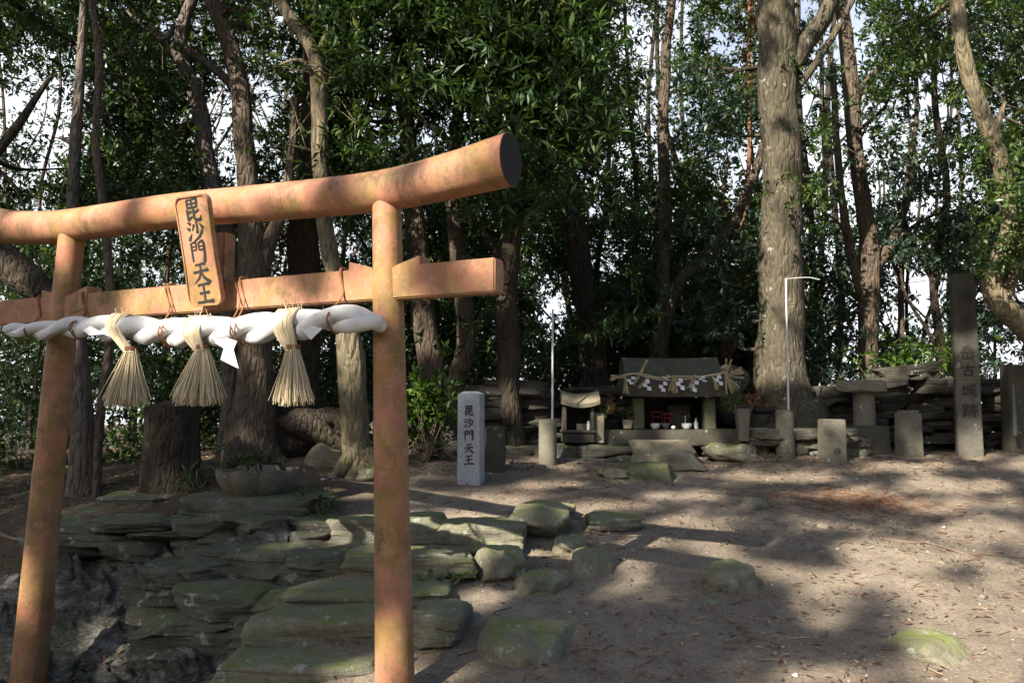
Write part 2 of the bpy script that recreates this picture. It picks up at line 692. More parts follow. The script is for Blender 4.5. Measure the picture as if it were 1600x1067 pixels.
def m_soil():
    m, nt, b = new_mat("dry_soil")
    t = NT(nt)
    v = t.world()
    n1 = t.noise(v, 0.9, 6, 0.6)
    n2 = t.noise(v, 6, 6, 0.7)
    n3 = t.noise(v, 45, 5, 0.75)
    n4 = t.noise(v, 160, 3, 0.7)
    c = t.mix(t.ramp(n1, [(0.35, 0.0), (0.65, 1.0)]), (0.205, 0.170, 0.130), (0.315, 0.265, 0.205))
    c = t.mix(t.ramp(n2, [(0.42, 0.0), (0.7, 0.6)]), c, (0.115, 0.09, 0.068))
    c = t.mix(t.ramp(n3, [(0.52, 0.0), (0.68, 0.6)]), c, (0.44, 0.38, 0.31))
    c = t.mix(t.ramp(n3, [(0.32, 0.6), (0.46, 0.0)]), c, (0.09, 0.068, 0.052))
    c = t.mix(t.ramp(n4, [(0.62, 0.0), (0.72, 0.6)]), c, (0.42, 0.36, 0.29))
    # darker brown soil towards the left of the steps
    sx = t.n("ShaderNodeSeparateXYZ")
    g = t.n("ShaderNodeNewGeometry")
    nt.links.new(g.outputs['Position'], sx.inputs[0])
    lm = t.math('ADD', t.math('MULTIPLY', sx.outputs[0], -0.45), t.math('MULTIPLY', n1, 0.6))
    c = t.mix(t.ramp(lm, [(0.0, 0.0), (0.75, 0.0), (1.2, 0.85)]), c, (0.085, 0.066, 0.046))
    nt.links.new(c, b.inputs['Base Color'])
    b.inputs['Roughness'].default_value = 0.95
    b.inputs['Specular IOR Level'].default_value = 0.15
    t.bump(t.math('ADD', t.math('ADD', n2, t.math('MULTIPLY', n3, 0.8)), t.math('MULTIPLY', n4, 0.3)), 0.75, 0.03, b)
    return m


def m_bedrock():
    m, nt, b = new_mat("schist_bedrock")
    t = NT(nt)
    c0 = t.n("ShaderNodeNewGeometry")
    mp = t.n("ShaderNodeMapping")
    mp.inputs['Rotation'].default_value = (0.2, R(38), 0.3)
    mp.inputs['Scale'].default_value = (1.0, 1.0, 4.0)
    nt.links.new(c0.outputs['Position'], mp.inputs[0])
    v = mp.outputs[0]
    vi = t.world()
    n1 = t.noise(v, 5, 7, 0.68)
    n2 = t.noise(v, 26, 5, 0.7)
    c = t.ramp(n1, [(0.3, (0.075, 0.07, 0.058)), (0.46, (0.17, 0.165, 0.14)), (0.57, (0.30, 0.30, 0.27)), (0.68, (0.46, 0.47, 0.44))])
    c = t.mix(t.ramp(n2, [(0.35, 0.7), (0.52, 0.0)]), c, (0.035, 0.032, 0.026))
    c = t.mix(t.ramp(t.noise(vi, 3.2, 6, 0.7), [(0.48, 0.0), (0.62, 0.8)]), c, (0.055, 0.062, 0.022))
    nt.links.new(c, b.inputs['Base Color'])
    b.inputs['Roughness'].default_value = 0.9
    ck = t.ramp(t.vor(v, 3.2, 'DISTANCE_TO_EDGE'), [(0.0, 0.0), (0.05, 1.0)])
    t.bump(t.math('ADD', t.math('ADD', n1, t.math('MULTIPLY', n2, 0.8)), t.math('MULTIPLY', ck, .35)), 1.0, 0.07, b)
    return m


def m_straw(name, c1, c2):
    m, nt, b = new_mat(name)
    t = NT(nt)
    c = t.ramp(t.attr("rnd"), [(0.0, c1), (0.75, c2), (1.0, tuple(min(1, i * 1.25) for i in c2))])
    nt.links.new(c, b.inputs['Base Color'])
    b.inputs['Roughness'].default_value = 0.55
    return m


def m_cloth():
    m, nt, b = new_mat("white_rope_cloth")
    t = NT(nt)
    v = t.world()
    n = t.noise(v, 9, 4, 0.6)
    c = t.mix(n, (0.70, 0.715, 0.74), (0.80, 0.80, 0.80))
    c = t.mix(t.ramp(t.noise(v, 6, 6, 0.75), [(0.52, 0.0), (0.70, 0.45)]), c, (0.50, 0.50, 0.49))
    nt.links.new(c, b.inputs['Base Color'])
    b.inputs['Roughness'].default_value = 0.85
    w = t.n("ShaderNodeTexWave", wave_type='BANDS', bands_direction='X')
    w.inputs['Scale'].default_value = 55
    w.inputs['Distortion'].default_value = 2.0
    nt.links.new(t.world((1, 0.3, 0.35)), w.inputs['Vector'])
    t.bump(t.math('ADD', w.outputs['Fac'], t.math('MULTIPLY', t.noise(v, 28, 4, 0.6), 1.5)), 0.45, 0.008, b)
    return m


MT = {}
MT['torii'] = m_torii()
MT['torii_post'] = m_torii("algae_stained_vermilion", 0.02)
MT['granite'] = m_granite()
MT['soil'] = m_soil()
MT['bedrock'] = m_bedrock()
MT['cloth'] = m_cloth()
MT['schist'] = m_stone("mossy_schist", (0.10, 0.095, 0.075), (0.19, 0.182, 0.145), 0.58, (0.062, 0.092, 0.020), 1.0, bump=.9, strata=1.2)
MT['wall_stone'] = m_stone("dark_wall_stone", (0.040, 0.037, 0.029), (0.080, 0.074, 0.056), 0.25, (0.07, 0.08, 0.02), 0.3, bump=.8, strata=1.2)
MT['step_stone'] = m_stone("step_stone", (0.16, 0.155, 0.115), (0.26, 0.25, 0.18), 0.6, (0.085, 0.115, 0.026), 0.8, bump=.8, strata=1.0)
MT['rock'] = m_stone("moss_grown_rock", (0.19, 0.18, 0.13), (0.30, 0.28, 0.20), 0.62, (0.105, 0.135, 0.03), 0.8, bump=.8)
MT['old_stone'] = m_stone("weathered_carved_stone", (0.155, 0.145, 0.11), (0.22, 0.205, 0.16), 0.25, (0.10, 0.11, 0.035), 0.45, sc=1.6, bump=0.25)
MT['dark_stone'] = m_stone("dark_shrine_stone", (0.07, 0.065, 0.05), (0.105, 0.098, 0.072), 0.35, (0.065, 0.08, 0.025), 0.25, sc=1.6, bump=0.25)
MT['green_stone'] = m_stone("algae_stone", (0.10, 0.11, 0.06), (0.145, 0.15, 0.08), 0.5, (0.075, 0.10, 0.03), 0.1, sc=1.6, bump=0.2)
MT['buff_stone'] = m_stone("buff_stone", (0.30, 0.265, 0.18), (0.36, 0.32, 0.225), 0.1, (0.12, 0.12, 0.04), 0.2, sc=1.6, bump=0.2)
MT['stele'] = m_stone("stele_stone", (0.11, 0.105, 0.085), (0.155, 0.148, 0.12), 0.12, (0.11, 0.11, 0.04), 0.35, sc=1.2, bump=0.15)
MT['ink'] = m_flat("black_paint", (0.022, 0.024, 0.024), 0.5, 0.2)
MT['cap'] = m_flat("black_beam_end", (0.022, 0.019, 0.018), 0.85, 0.4, 18)  # near-black colour for the top beam's end disc
MT['faint_ink'] = m_flat("worn_ink", (0.035, 0.035, 0.03), 0.8, 0.2)
MT['pole'] = m_flat("white_pole", (0.62, 0.64, 0.66), 0.4, 0.06)
MT['paper'] = m_flat("white_paper", (0.66, 0.67, 0.70), 0.7, 0.04)
MT['cord'] = m_flat("brown_cord", (0.24, 0.10, 0.045), 0.8, 0.25, 60)
MT['red'] = m_flat("red_lacquer", (0.26, 0.016, 0.02), 0.4, 0.15)
MT['ceramic'] = m_flat("white_ceramic", (0.75, 0.76, 0.76), 0.25, 0.04)
MT['grey_ceramic'] = m_flat("grey_ceramic", (0.32, 0.33, 0.34), 0.3, 0.08)
MT['blue'] = m_flat("blue_glass", (0.02, 0.025, 0.16), 0.2, 0.1)
MT['greenb'] = m_flat("green_label", (0.03, 0.22, 0.10), 0.3, 0.1)
MT['clear'] = m_flat("pale_plastic", (0.42, 0.44, 0.48), 0.25, 0.1)
MT['teal'] = m_flat("teal_net", (0.12, 0.155, 0.14), 0.8, 0.3, 40)
MT['void'] = m_flat("dark_inner_stone", (0.03, 0.028, 0.024), 0.95, 0.2)  # near-black stone for the inner walls of shrine and altar
MT['straw'] = m_straw("rice_straw", (0.50, 0.41, 0.25), (0.70, 0.61, 0.43))
MT['straw_old'] = m_straw("old_rice_straw", (0.30, 0.24, 0.14), (0.48, 0.40, 0.25))
MT['bark_dark'] = m_bark("dark_bark", (0.055, 0.044, 0.034), (0.10, 0.082, 0.062), 0.1, 0.3)
MT['bark_brown'] = m_bark("brown_bark", (0.125, 0.095, 0.072), (0.19, 0.15, 0.115), 0.25, 0.25)
MT['bark_pale'] = m_bark("pale_bark", (0.17, 0.14, 0.09), (0.27, 0.23, 0.15), 0.35, 0.5, 0.9, 0.8)
MT['bark_giant'] = m_bark("lichen_bark", (0.085, 0.074, 0.053), (0.132, 0.116, 0.083), 0.55, 0.4, 0.75, 0.9)
MT['bark_grey'] = m_bark("grey_brown_bark", (0.155, 0.13, 0.108), (0.235, 0.20, 0.168), 0.35, 0.1, 0.9)
MT['bark_red'] = m_bark("reddish_bark", (0.20, 0.10, 0.06), (0.28, 0.15, 0.09), 0.1, 0.1, 0.6)
GL = [(0.0, (0.020, 0.042, 0.018)), (0.45, (0.046, 0.092, 0.032)), (0.8, (0.075, 0.132, 0.040)), (0.96, (0.12, 0.17, 0.048)), (1.0, (0.30, 0.24, 0.045))]
MT['leaf_dark'] = m_leaf("evergreen_leaf", GL, trans=.32)
MT['leaf_mid'] = m_leaf("mid_green_leaf", [(0.0, (0.034, 0.068, 0.022)), (0.5, (0.072, 0.128, 0.038)), (0.9, (0.115, 0.17, 0.046)), (1.0, (0.18, 0.19, 0.045))], trans=.36)
MT['leaf_blue'] = m_leaf("blue_green_leaf", [(0.0, (0.028, 0.056, 0.042)), (0.6, (0.060, 0.108, 0.078)), (1.0, (0.11, 0.155, 0.085))], trans=.34)
MT['leaf_olive'] = m_leaf("olive_leaf", [(0.0, (0.045, 0.055, 0.022)), (0.6, (0.10, 0.115, 0.042)), (1.0, (0.18, 0.17, 0.06))], trans=.38)
MT['leaf_bright'] = m_leaf("fresh_green_leaf", [(0.0, (0.05, 0.11, 0.02)), (0.6, (0.09, 0.18, 0.03)), (1.0, (0.17, 0.24, 0.04))], 0.35, 0.35)
MT['leaf_red'] = m_leaf("reddish_leaf", [(0.0, (0.14, 0.05, 0.02)), (1.0, (0.32, 0.14, 0.06))])
MT['litter'] = m_leaf("dead_leaf", [(0.0, (0.09, 0.045, 0.028)), (0.4, (0.20, 0.105, 0.062)), (0.75, (0.31, 0.20, 0.13)), (1.0, (0.50, 0.42, 0.30))], 0.6, 0.1, 0.3)
MT['needle'] = m_leaf("rusty_needle", [(0.0, (0.26, 0.10, 0.05)), (1.0, (0.46, 0.24, 0.13))], 0.7, 0.0, 0.2)
MT['pebble'] = m_leaf("pebble", [(0.0, (0.12, 0.10, 0.085)), (0.8, (0.27, 0.24, 0.205)), (1.0, (0.55, 0.52, 0.47))], 0.8, 0.0, 0.3)
MT['twig'] = m_flat("dry_twig", (0.19, 0.14, 0.10), 0.9, 0.25, 30)

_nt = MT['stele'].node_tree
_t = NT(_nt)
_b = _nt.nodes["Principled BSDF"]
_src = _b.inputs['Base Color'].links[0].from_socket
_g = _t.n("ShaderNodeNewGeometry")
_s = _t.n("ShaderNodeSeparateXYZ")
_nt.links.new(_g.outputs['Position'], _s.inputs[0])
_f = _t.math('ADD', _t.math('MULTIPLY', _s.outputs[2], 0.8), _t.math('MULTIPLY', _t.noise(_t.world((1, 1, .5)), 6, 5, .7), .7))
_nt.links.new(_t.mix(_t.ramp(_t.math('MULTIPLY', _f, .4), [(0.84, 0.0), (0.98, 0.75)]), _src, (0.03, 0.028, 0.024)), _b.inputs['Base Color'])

# ------------------------------------------------------------------ setting: ground and bedrock
def axis(lo, hi, step, far):
    a = list(np.arange(lo, hi + 1e-6, step))
    s = step
    x = hi
    while x < far:
        s *= 1.35
        x += s
        a.append(x)
    s = step
    x = lo
    while x > -far:
        s *= 1.35
        x -= s
        a.insert(0, x)
    return np.array(a)


gx = axis(-6.5, 8.5, 0.055, 3500)
gy = axis(2.0, 12.5, 0.05, 3500)
GX, GY = np.meshgrid(gx, gy)
GZ = gh(GX, GY)
nx, ny = len(gx), len(gy)
ii = np.arange(nx * ny).reshape(ny, nx)
Qg = np.stack([ii[:-1, :-1], ii[:-1, 1:], ii[1:, 1:], ii[1:, :-1]], -1).reshape(-1, 4)
tag(link("ground", mesh_np("ground", np.stack([GX, GY, GZ], -1).reshape(-1, 3), Qg, smooth=True), MT['soil']), kind='structure')

# slanting bedrock below the retaining wall
bx = np.arange(-4.6, -1.75, 0.013)
by = np.arange(4.3, 7.05, 0.013)
BX, BY = np.meshgrid(bx, by)
BZ = gh(BX, BY)
q = np.stack([BX * 0.9 + BZ * 0.0, BY * 0.9, BX * 0], -1)
edge = np.clip((-1.75 - BX - 0.25 * fbm(q * 3, 2)) / 0.35, 0, 1) * np.clip((6.95 - BY) / 0.3, 0, 1) * np.clip((BX + 4.6) / 0.4, 0, 1)
dg = BX * 0.75 + BY * 0.66
rid = fbm(np.stack([dg * 9, (BX - BY) * 1.6, BX * 0 + 3], -1), 3)
stepz = fbm(np.stack([dg * 3.1, (BX - BY) * 0.8, BX * 0 + 8], -1), 2)
fin = fbm(np.stack([dg * 24, (BX - BY) * 5, BX * 0 + 1], -1), 3)
BZ = BZ - 0.05 + edge * (0.19 + 0.10 * rid + 0.04 * fin + 0.02 * fbm(np.stack([dg * 60, (BX - BY) * 14, BX * 0 + 6], -1), 2) + 0.20 * np.round(stepz * 5) / 5)
nbx, nby = len(bx), len(by)
ii = np.arange(nbx * nby).reshape(nby, nbx)
Qb = np.stack([ii[:-1, :-1], ii[:-1, 1:], ii[1:, 1:], ii[1:, :-1]], -1).reshape(-1, 4)
BEDV = np.stack([BX, BY, BZ], -1)
tag(link("bedrock_slope", mesh_np("bedrock_slope", BEDV.reshape(-1, 3), Qb, smooth=False), MT['bedrock']), kind='structure')

# ------------------------------------------------------------------ lettering by brush stroke
BRUSH = {
    'bi': [[(22, 8, 9), (23, 42, 9)], [(20, 11, 8), (50, 9, 6), (77, 8, 11), (74, 42, 9)], [(25, 26, 6), (73, 24, 6)], [(49, 10, 7), (49, 41, 7)], [(24, 42, 7), (75, 40, 7)],
           [(15, 64, 8), (44, 58, 8)], [(20, 47, 9), (22, 92, 9)], [(20, 93, 10), (47, 78, 5)], [(86, 52, 9), (58, 66, 6)], [(56, 46, 9), (57, 84, 9), (66, 93, 9), (90, 92, 10), (94, 76, 3)]],
    'sha': [[(10, 12, 5), (26, 23, 12)], [(3, 36, 5), (20, 46, 12)], [(4, 88, 5), (13, 84, 12), (27, 62, 4)], [(60, 4, 8), (61, 40, 9), (60, 58, 9), (52, 52, 3)], [(45, 24, 10), (32, 50, 4)],
            [(76, 20, 4), (94, 42, 13)], [(89, 50, 10), (70, 74, 9), (30, 98, 4)]],
    'mon': [[(13, 8, 10), (15, 95, 9)], [(14, 11, 6), (42, 8, 9), (41, 44, 7)], [(16, 27, 5), (40, 25, 5)], [(16, 43, 6), (41, 41, 6)], [(59, 8, 8), (59, 43, 7)],
            [(58, 11, 6), (89, 7, 11), (88, 90, 11), (76, 83, 3)], [(60, 26, 5), (86, 24, 5)], [(60, 42, 6), (86, 40, 6)]],
    'ten': [[(22, 19, 9), (50, 15, 7), (80, 12, 12)], [(8, 50, 10), (50, 44, 7), (92, 40, 12)], [(49, 14, 9), (48, 46, 9), (34, 74, 8), (4, 96, 3)], [(50, 46, 6), (66, 72, 10), (96, 93, 14)]],
    'ou': [[(18, 16, 10), (50, 12, 7), (84, 10, 12)], [(22, 51, 10), (50, 48, 7), (78, 46, 11)], [(49, 12, 9), (50, 86, 9)], [(4, 92, 12), (50, 86, 8), (97, 84, 14)]],
    'ko': [[(8, 35, 9), (50, 31, 6), (93, 30, 10)], [(50, 6, 9), (50, 54, 8)], [(27, 54, 8), (30, 94, 8)], [(28, 57, 7), (75, 54, 9), (72, 94, 8)], [(30, 90, 6), (72, 88, 6)]],
    'gaku': [[(64, 3, 8), (26, 15, 5)], [(28, 13, 8), (27, 50, 8)], [(27, 31, 6), (79, 27, 8)], [(58, 29, 8), (58, 50, 8)], [(5, 52, 9), (95, 48, 10)], [(50, 57, 9), (50, 93, 9)], [(20, 66, 8), (22, 94, 8)], [(21, 95, 7), (81, 92, 7)], [(80, 63, 8), (80, 97, 8)]],
    'jo': [[(5, 39, 7), (36, 34, 8)], [(20, 14, 8), (20, 78, 8)], [(2, 84, 9), (40, 71, 5)], [(42, 29, 7), (93, 24, 9)], [(45, 28, 8), (42, 60, 8), (31, 94, 3)], [(46, 50, 6), (63, 48, 8), (61, 78, 8), (53, 72, 3)], [(66, 5, 8), (72, 56, 8), (92, 93, 9), (96, 75, 3)], [(90, 42, 7), (76, 66, 6), (54, 90, 3)], [(80, 6, 5), (91, 16, 9)]],
    'seki': [[(10, 10, 7), (11, 37, 7)], [(10, 12, 6), (37, 10, 8), (35, 36, 7)], [(11, 35, 6), (35, 34, 6)], [(23, 36, 7), (23, 84, 7)], [(24, 59, 6), (39, 56, 7)], [(10, 54, 7), (11, 87, 7)], [(2, 91, 8), (41, 82, 5)], [(65, 3, 5), (75, 13, 9)], [(45, 25, 7), (97, 21, 9)],
             [(64, 24, 7), (62, 60, 7), (47, 94, 3)], [(79, 24, 7), (80, 90, 8), (70, 83, 3)], [(53, 42, 7), (44, 63, 4)], [(88, 40, 4), (98, 61, 9)]],
    'sho': [[(12, 10, 7), (10, 60, 7), (3, 95, 3)], [(12, 11, 6), (35, 9, 8), (34, 92, 8), (27, 87, 3)], [(13, 34, 5), (33, 33, 5)], [(12, 56, 5), (33, 55, 5)], [(47, 7, 4), (55, 20, 8)], [(86, 5, 7), (76, 20, 4)], [(44, 31, 6), (91, 28, 7)], [(39, 47, 7), (97, 44, 8)],
            [(66, 7, 7), (64, 44, 6), (41, 65, 3)], [(70, 46, 5), (96, 63, 9)], [(49, 71, 6), (83, 68, 8), (78, 97, 8), (69, 92, 3)], [(65, 57, 7), (60, 78, 6), (41, 98, 3)]],
    'o': [[(21, 9, 6), (84, 6, 8), (81, 29, 7)], [(24, 28, 6), (80, 27, 6)], [(22, 8, 8), (20, 50, 8), (5, 96, 3)], [(74, 35, 8), (36, 45, 4)], [(32, 58, 7), (81, 54, 7)], [(28, 75, 7), (90, 69, 8)], [(54, 42, 8), (55, 84, 8), (64, 93, 8), (90, 91, 9), (94, 76, 3)]],
    'mark': [[(30, 20, 7), (22, 70, 6)], [(50, 10, 8), (50, 80, 7)], [(68, 18, 7), (74, 60, 6)], [(84, 16, 6), (74, 80, 6)]],
}


def brush_vf(ch, mat4, size, mb, lift0=0.0006, fat=0.62):
    """ch drawn in a size x size square centred on the origin of mat4's xy plane"""
    for k, st in enumerate(BRUSH[ch]):
        p = spline(np.array(st, float), 8)
        xy = np.stack([(p[:, 0] - 50) / 100, (50 - p[:, 1]) / 100], 1) * size
        w = p[:, 2] / 100 * size * fat
        w[0] *= 0.75
        t = np.gradient(xy, axis=0)
        t /= np.linalg.norm(t, axis=1)[:, None] + 1e-9
        nrm = np.stack([-t[:, 1], t[:, 0]], 1)
        # a sharp pen lift at both ends
        xy = np.vstack([xy[0] - t[0] * w[0] * 0.35, xy, xy[-1] + t[-1] * w[-1] * 0.35])
        w = np.concatenate([[w[0] * 0.45], w, [w[-1] * 0.35]])
        nrm = np.vstack([nrm[0], nrm, nrm[-1]])
        z = lift0 + 0.00025 * k
        V = []
        for a, n_, ww in zip(xy, nrm, w):
            for sg in (-1, 1):
                q = mat4 @ Vector((a[0] + n_[0] * ww * sg, a[1] + n_[1] * ww * sg, z))
                V.append(q[:])
        Fs = [(2 * i, 2 * i + 2, 2 * i + 3, 2 * i + 1) for i in range(len(xy) - 1)]
        mb.add(V, Fs)


def face_matrix(c, right, up):
    right = Vector(right).normalized()
    up = Vector(up).normalized()
    nz = right.cross(up)
    return Matrix(((right.x, up.x, nz.x, c[0]), (right.y, up.y, nz.y, c[1]), (right.z, up.z, nz.z, c[2]), (0, 0, 0, 1)))


# ------------------------------------------------------------------ torii
TO = np.array([-0.065, 4.2])
TU = np.array([-0.9012, 0.4334])
TN = np.array([-0.4334, -0.9012])


def TL(s, d, h):
    q = TO + TU * s + TN * d
    return np.array([q[0], q[1], E + h])


def S_at(px, py, d=0.0):
    r = ray(px, py)
    o = TO + TN * d
    # r*t = o + TU*s (in xy)
    A = np.array([[r[0], -TU[0]], [r[1], -TU[1]]])
    t, s = np.linalg.solve(A, o)
    return s, r[2] * t


def m_tor(s, d, h):
    """matrix: x along the beam to the right as seen from the front, y up, z to the front"""
    return face_matrix(TL(s, d, h), (-TU[0], -TU[1], 0), (0, 0, 1))


root_t = thing("torii_gate", "faded vermilion torii gate with curved round top beam over the stone steps", "torii gate", TL(1.98, 0, -1.6))
for (top, bot, r0, r1) in (((604, 322), (617, 1067), 0.079, 0.104), ((112, 376), (44, 1067), 0.083, 0.112)):
    s0, h0 = S_at(*top)
    s1, h1 = S_at(*bot)
    k = 1.14
    sb, hb = s0 + (s1 - s0) * k, h0 + (h1 - h0) * k
    a, b = TL(s0, 0, h0 + 0.04), TL(sb, 0, hb)
    pts = np.linspace(a, b, 30)
    rr = np.linspace(r0, r1 + (r1 - r0) * 0.14, 30)
    V, Q = tube_vf(pts, rr, 40)
    mb = MB()
    mb.add(V, Q)
    link("pillar", mb.mesh("pillar", 40), MT['torii_post'], root_t)
kas = [(798, 249, .140), (770, 257, .135), (700, 276, .124), (600, 298, .115), (450, 314, .112), (270, 330, .112), (100, 354, .116), (20, 355, .124)]
kp = []
for (x, y, r) in kas:
    s, h = S_at(x, y)
    kp.append((s, h, r))
kp[-1] = (kp[-1][0], kp[-1][1], .124)
kp.append((kp[-1][0] + .28, kp[-1][1] + .062, .136))
kp = spline(np.array(kp), 9)
mb = MB()
seg = 48
ang = np.linspace(0, 2 * np.pi, seg, endpoint=False)
V, Q = [], []
for i, (s, h, r) in enumerate(kp):
    for t in ang:
        V.append(TL(s, r * 0.93 * math.cos(t), h + r * math.sin(t)))
nk = len(kp)
for i in range(nk - 1):
    for j in range(seg):
        k2 = (j + 1) % seg
        Q.append((i * seg + j, (i + 1) * seg + j, (i + 1) * seg + k2, i * seg + k2))
Q.append(tuple(range(seg)))
Q.append(tuple((nk - 1) * seg + j for j in range(seg - 1, -1, -1)))
mb.add(V, Q)
link("top_beam", mb.mesh("top_beam", 50), MT['torii'], root_t)
s, h, r = kp[0]
mb = MB()
V = [TL(s - dd, r * k * 0.93 * math.cos(t), h + r * k * math.sin(t)) for k, dd in ((.985, .0015), (.97, .004)) for t in ang]
mb.add(V, [tuple(seg + j for j in range(seg))] + [(j, (j + 1) % seg, seg + (j + 1) % seg, seg + j) for j in range(seg)])
link("end_cap", mb.mesh("end_cap", 50), MT['cap'], root_t)


def tor_box(name, s0, s1, d, h0, h1, bev=0.008, mat=None, parent=root_t):
    me = box_me(name, abs(s1 - s0), d, h1 - h0, bev)
    me.transform(Matrix.Rotation(math.pi / 2, 4, 'X') @ Matrix.Translation((0, 0, 0)) if False else Matrix.Identity(4))
    c = TL((s0 + s1) / 2, 0, h0)
    me.transform(Matrix.Translation(Vector([float(i) for i in c])) @ Matrix.Rotation(math.atan2(TU[1], TU[0]), 4, 'Z'))
    return link(name, me, mat or MT['torii'], parent)


H0, H1 = 0.578, 0.757
tor_box("tie_beam", 0.0, 3.98, 0.105, H0, H1)
for s0, sg in ((0.68, -1), (0.68, 1), (3.28, -1), (3.28, 1)):
    # wedge driven in beside the pillar, rising away from it
    a, b = s0 + sg * 0.075, s0 + sg * 0.23
    V = []
    for (s, hb, ht) in ((a, H1 - 0.13, H1 + 0.002), (b, H1 - 0.10, H1 + 0.045)):
        for d in ((-0.051, 0.051) if s0 < 2 else (-0.058, 0.058)):
            V.append(TL(s, d, hb))
            V.append(TL(s, d, ht))
    mb = MB()
    mb.add(V, [(0, 1, 3, 2), (4, 6, 7, 5), (0, 4, 5, 1), (2, 3, 7, 6), (1, 5, 7, 3), (0, 2, 6, 4)])
    link("wedge", mb.mesh("wedge"), MT['torii'], root_t)
ss, hh = S_at(345, 380)
tor_box("centre_strut", ss - 0.075, ss + 0.075, 0.10, H1 + 0.002, 1.06)

# name plaque, leaning forward at the top
ps, ph = S_at(312, 392, 0.20)
PL_W, PL_H, PL_T = 0.272, 0.655, 0.036
Mp = m_tor(ps, 0.20, ph) @ Matrix.Rotation(R(13), 4, 'X')
plq = thing("name_plaque", "upright rounded orange plaque with five black characters on the torii", "sign", Mp @ Vector((0, -PL_H / 2, 0)))


def plaque_outline(w, h, rc, bow, n=10):
    o = []
    for (cx, cy, a0) in ((w / 2 - rc, h / 2 - rc, 0), (-w / 2 + rc, h / 2 - rc, 90), (-w / 2 + rc, -h / 2 + rc, 180), (w / 2 - rc, -h / 2 + rc, 270)):
        for k in range(n + 1):
            a = R(a0 + 90 * k / n)
            o.append((cx + rc * math.cos(a), cy + rc * math.sin(a)))
    o2 = []
    for i in range(len(o)):
        a, b = o[i], o[(i + 1) % len(o)]
        m = 9 if abs(a[1] - b[1]) > h * 0.4 else 1
        for k in range(m):
            t = k / m
            o2.append((a[0] + (b[0] - a[0]) * t, a[1] + (b[1] - a[1]) * t))
    return [(x * (1 - bow * math.cos(math.pi * y / h)) if True else x, y) for x, y in o2]


ol = plaque_outline(PL_W, PL_H, 0.052, 0.06)
inn = plaque_outline(PL_W - 0.026, PL_H - 0.026, 0.042, 0.06)
n = len(ol)
rings = [([(x * .985, y * .995) for x, y in ol], -PL_T / 2), (ol, -PL_T / 2 + 0.004), (ol, PL_T / 2 - 0.005), ([(x * .982, y * .993) for x, y in ol], PL_T / 2),
         ([(x * 1.012, y * 1.004) for x, y in inn], PL_T / 2), (inn, PL_T / 2 - 0.007)]
V, Q = [], []
for pts, z in rings:
    V += [(Mp @ Vector((x, y, z)))[:] for x, y in pts]
for i in range(len(rings) - 1):
    for j in range(n):
        k2 = (j + 1) % n
        Q.append((i * n + j, i * n + k2, (i + 1) * n + k2, (i + 1) * n + j))
Q.append(tuple(range(n - 1, -1, -1)))
Q.append(tuple((len(rings) - 1) * n + j for j in range(n)))
mb = MB()
mb.add(V, Q)
link("board", mb.mesh("board", 35), MT['torii'], plq)
for i, ch in enumerate(('bi', 'sha', 'mon', 'ten', 'ou')):
    y = PL_H / 2 - 0.085 - i * 0.1235
    mb = MB()
    brush_vf(ch, Mp @ Matrix.Translation((0.003 * math.sin(i * 2), y, PL_T / 2 - 0.007)), 0.140 if i != 2 else 0.128, mb, fat=.70)
    link("character", mb.mesh("character"), MT['ink'], plq)
for hy in (-0.17, 0.2):
    mb = MB()
    a = Mp @ Vector((0, hy, -PL_T / 2))
    hz = a.z - E
    V, Q = tube_vf([a[:], TL(ps + 0.06, 0.05, hz - 0.02)], [0.012, 0.012], 8)
    mb.add(V, Q)
    link("bracket", mb.mesh("bracket", 40), MT['torii'], plq)

# ------------------------------------------------------------------ white twisted rope
RD = 0.165
rope_px = [(8, 516, 11), (60, 516, 15), (110, 512, 18), (170, 512, 22), (235, 517, 24), (310, 519, 25), (390, 514, 26), (460, 508, 26), (520, 499, 24), (560, 500, 23), (598, 507, 20)]
rp = []
for x, y, r in rope_px:
    s, h = S_at(x, y, RD)
    rp.append((s, h, r * .78 * (4.2 + 0.43 * s) / F))
rp = spline(np.array(rp), 22)
arc = np.concatenate([[0], np.cumsum(np.hypot(np.diff(rp[:, 0]), np.diff(rp[:, 1])))])
rope = thing("sacred_rope", "thick twisted white cloth rope tied along the torii tie beam", "rope", TL(1.98, RD, rp[:, 1].min() - 0.05))


def rope_pt(s):
    """height and radius of the rope at s"""
    o = np.argsort(rp[:, 0])
    return np.interp(s, rp[o, 0], rp[o, 1]), np.interp(s, rp[o, 0], rp[o, 2])


for k in range(2):
    ph0 = k * math.pi + 0.4
    c, rr = [], []
    for i, (s, h, r) in enumerate(rp):
        a = arc[i] / 0.62 * 2 * math.pi + ph0
        endk = min(1, arc[i] / 0.12 + 0.25, (arc[-1] - arc[i]) / 0.07 + 0.35)
        c.append(TL(s, RD + 0.54 * r * math.cos(a) * endk, h + 0.54 * r * math.sin(a) * endk))
        rr.append(r * 0.68 * (1 + 0.10 * math.sin(arc[i] * 21 + k * 2)) * (0.45 + 0.55 * min(1, arc[i] / 0.05 + .3, (arc[-1] - arc[i]) / 0.03 + 0.3)))
    V, Q = tube_vf(c, rr, 26, wob=0.13, wobf=26, seed=k + 3)
    mb = MB()
    mb.add(V, Q)
    link("strand", mb.mesh("strand", 180), MT['cloth'], rope)


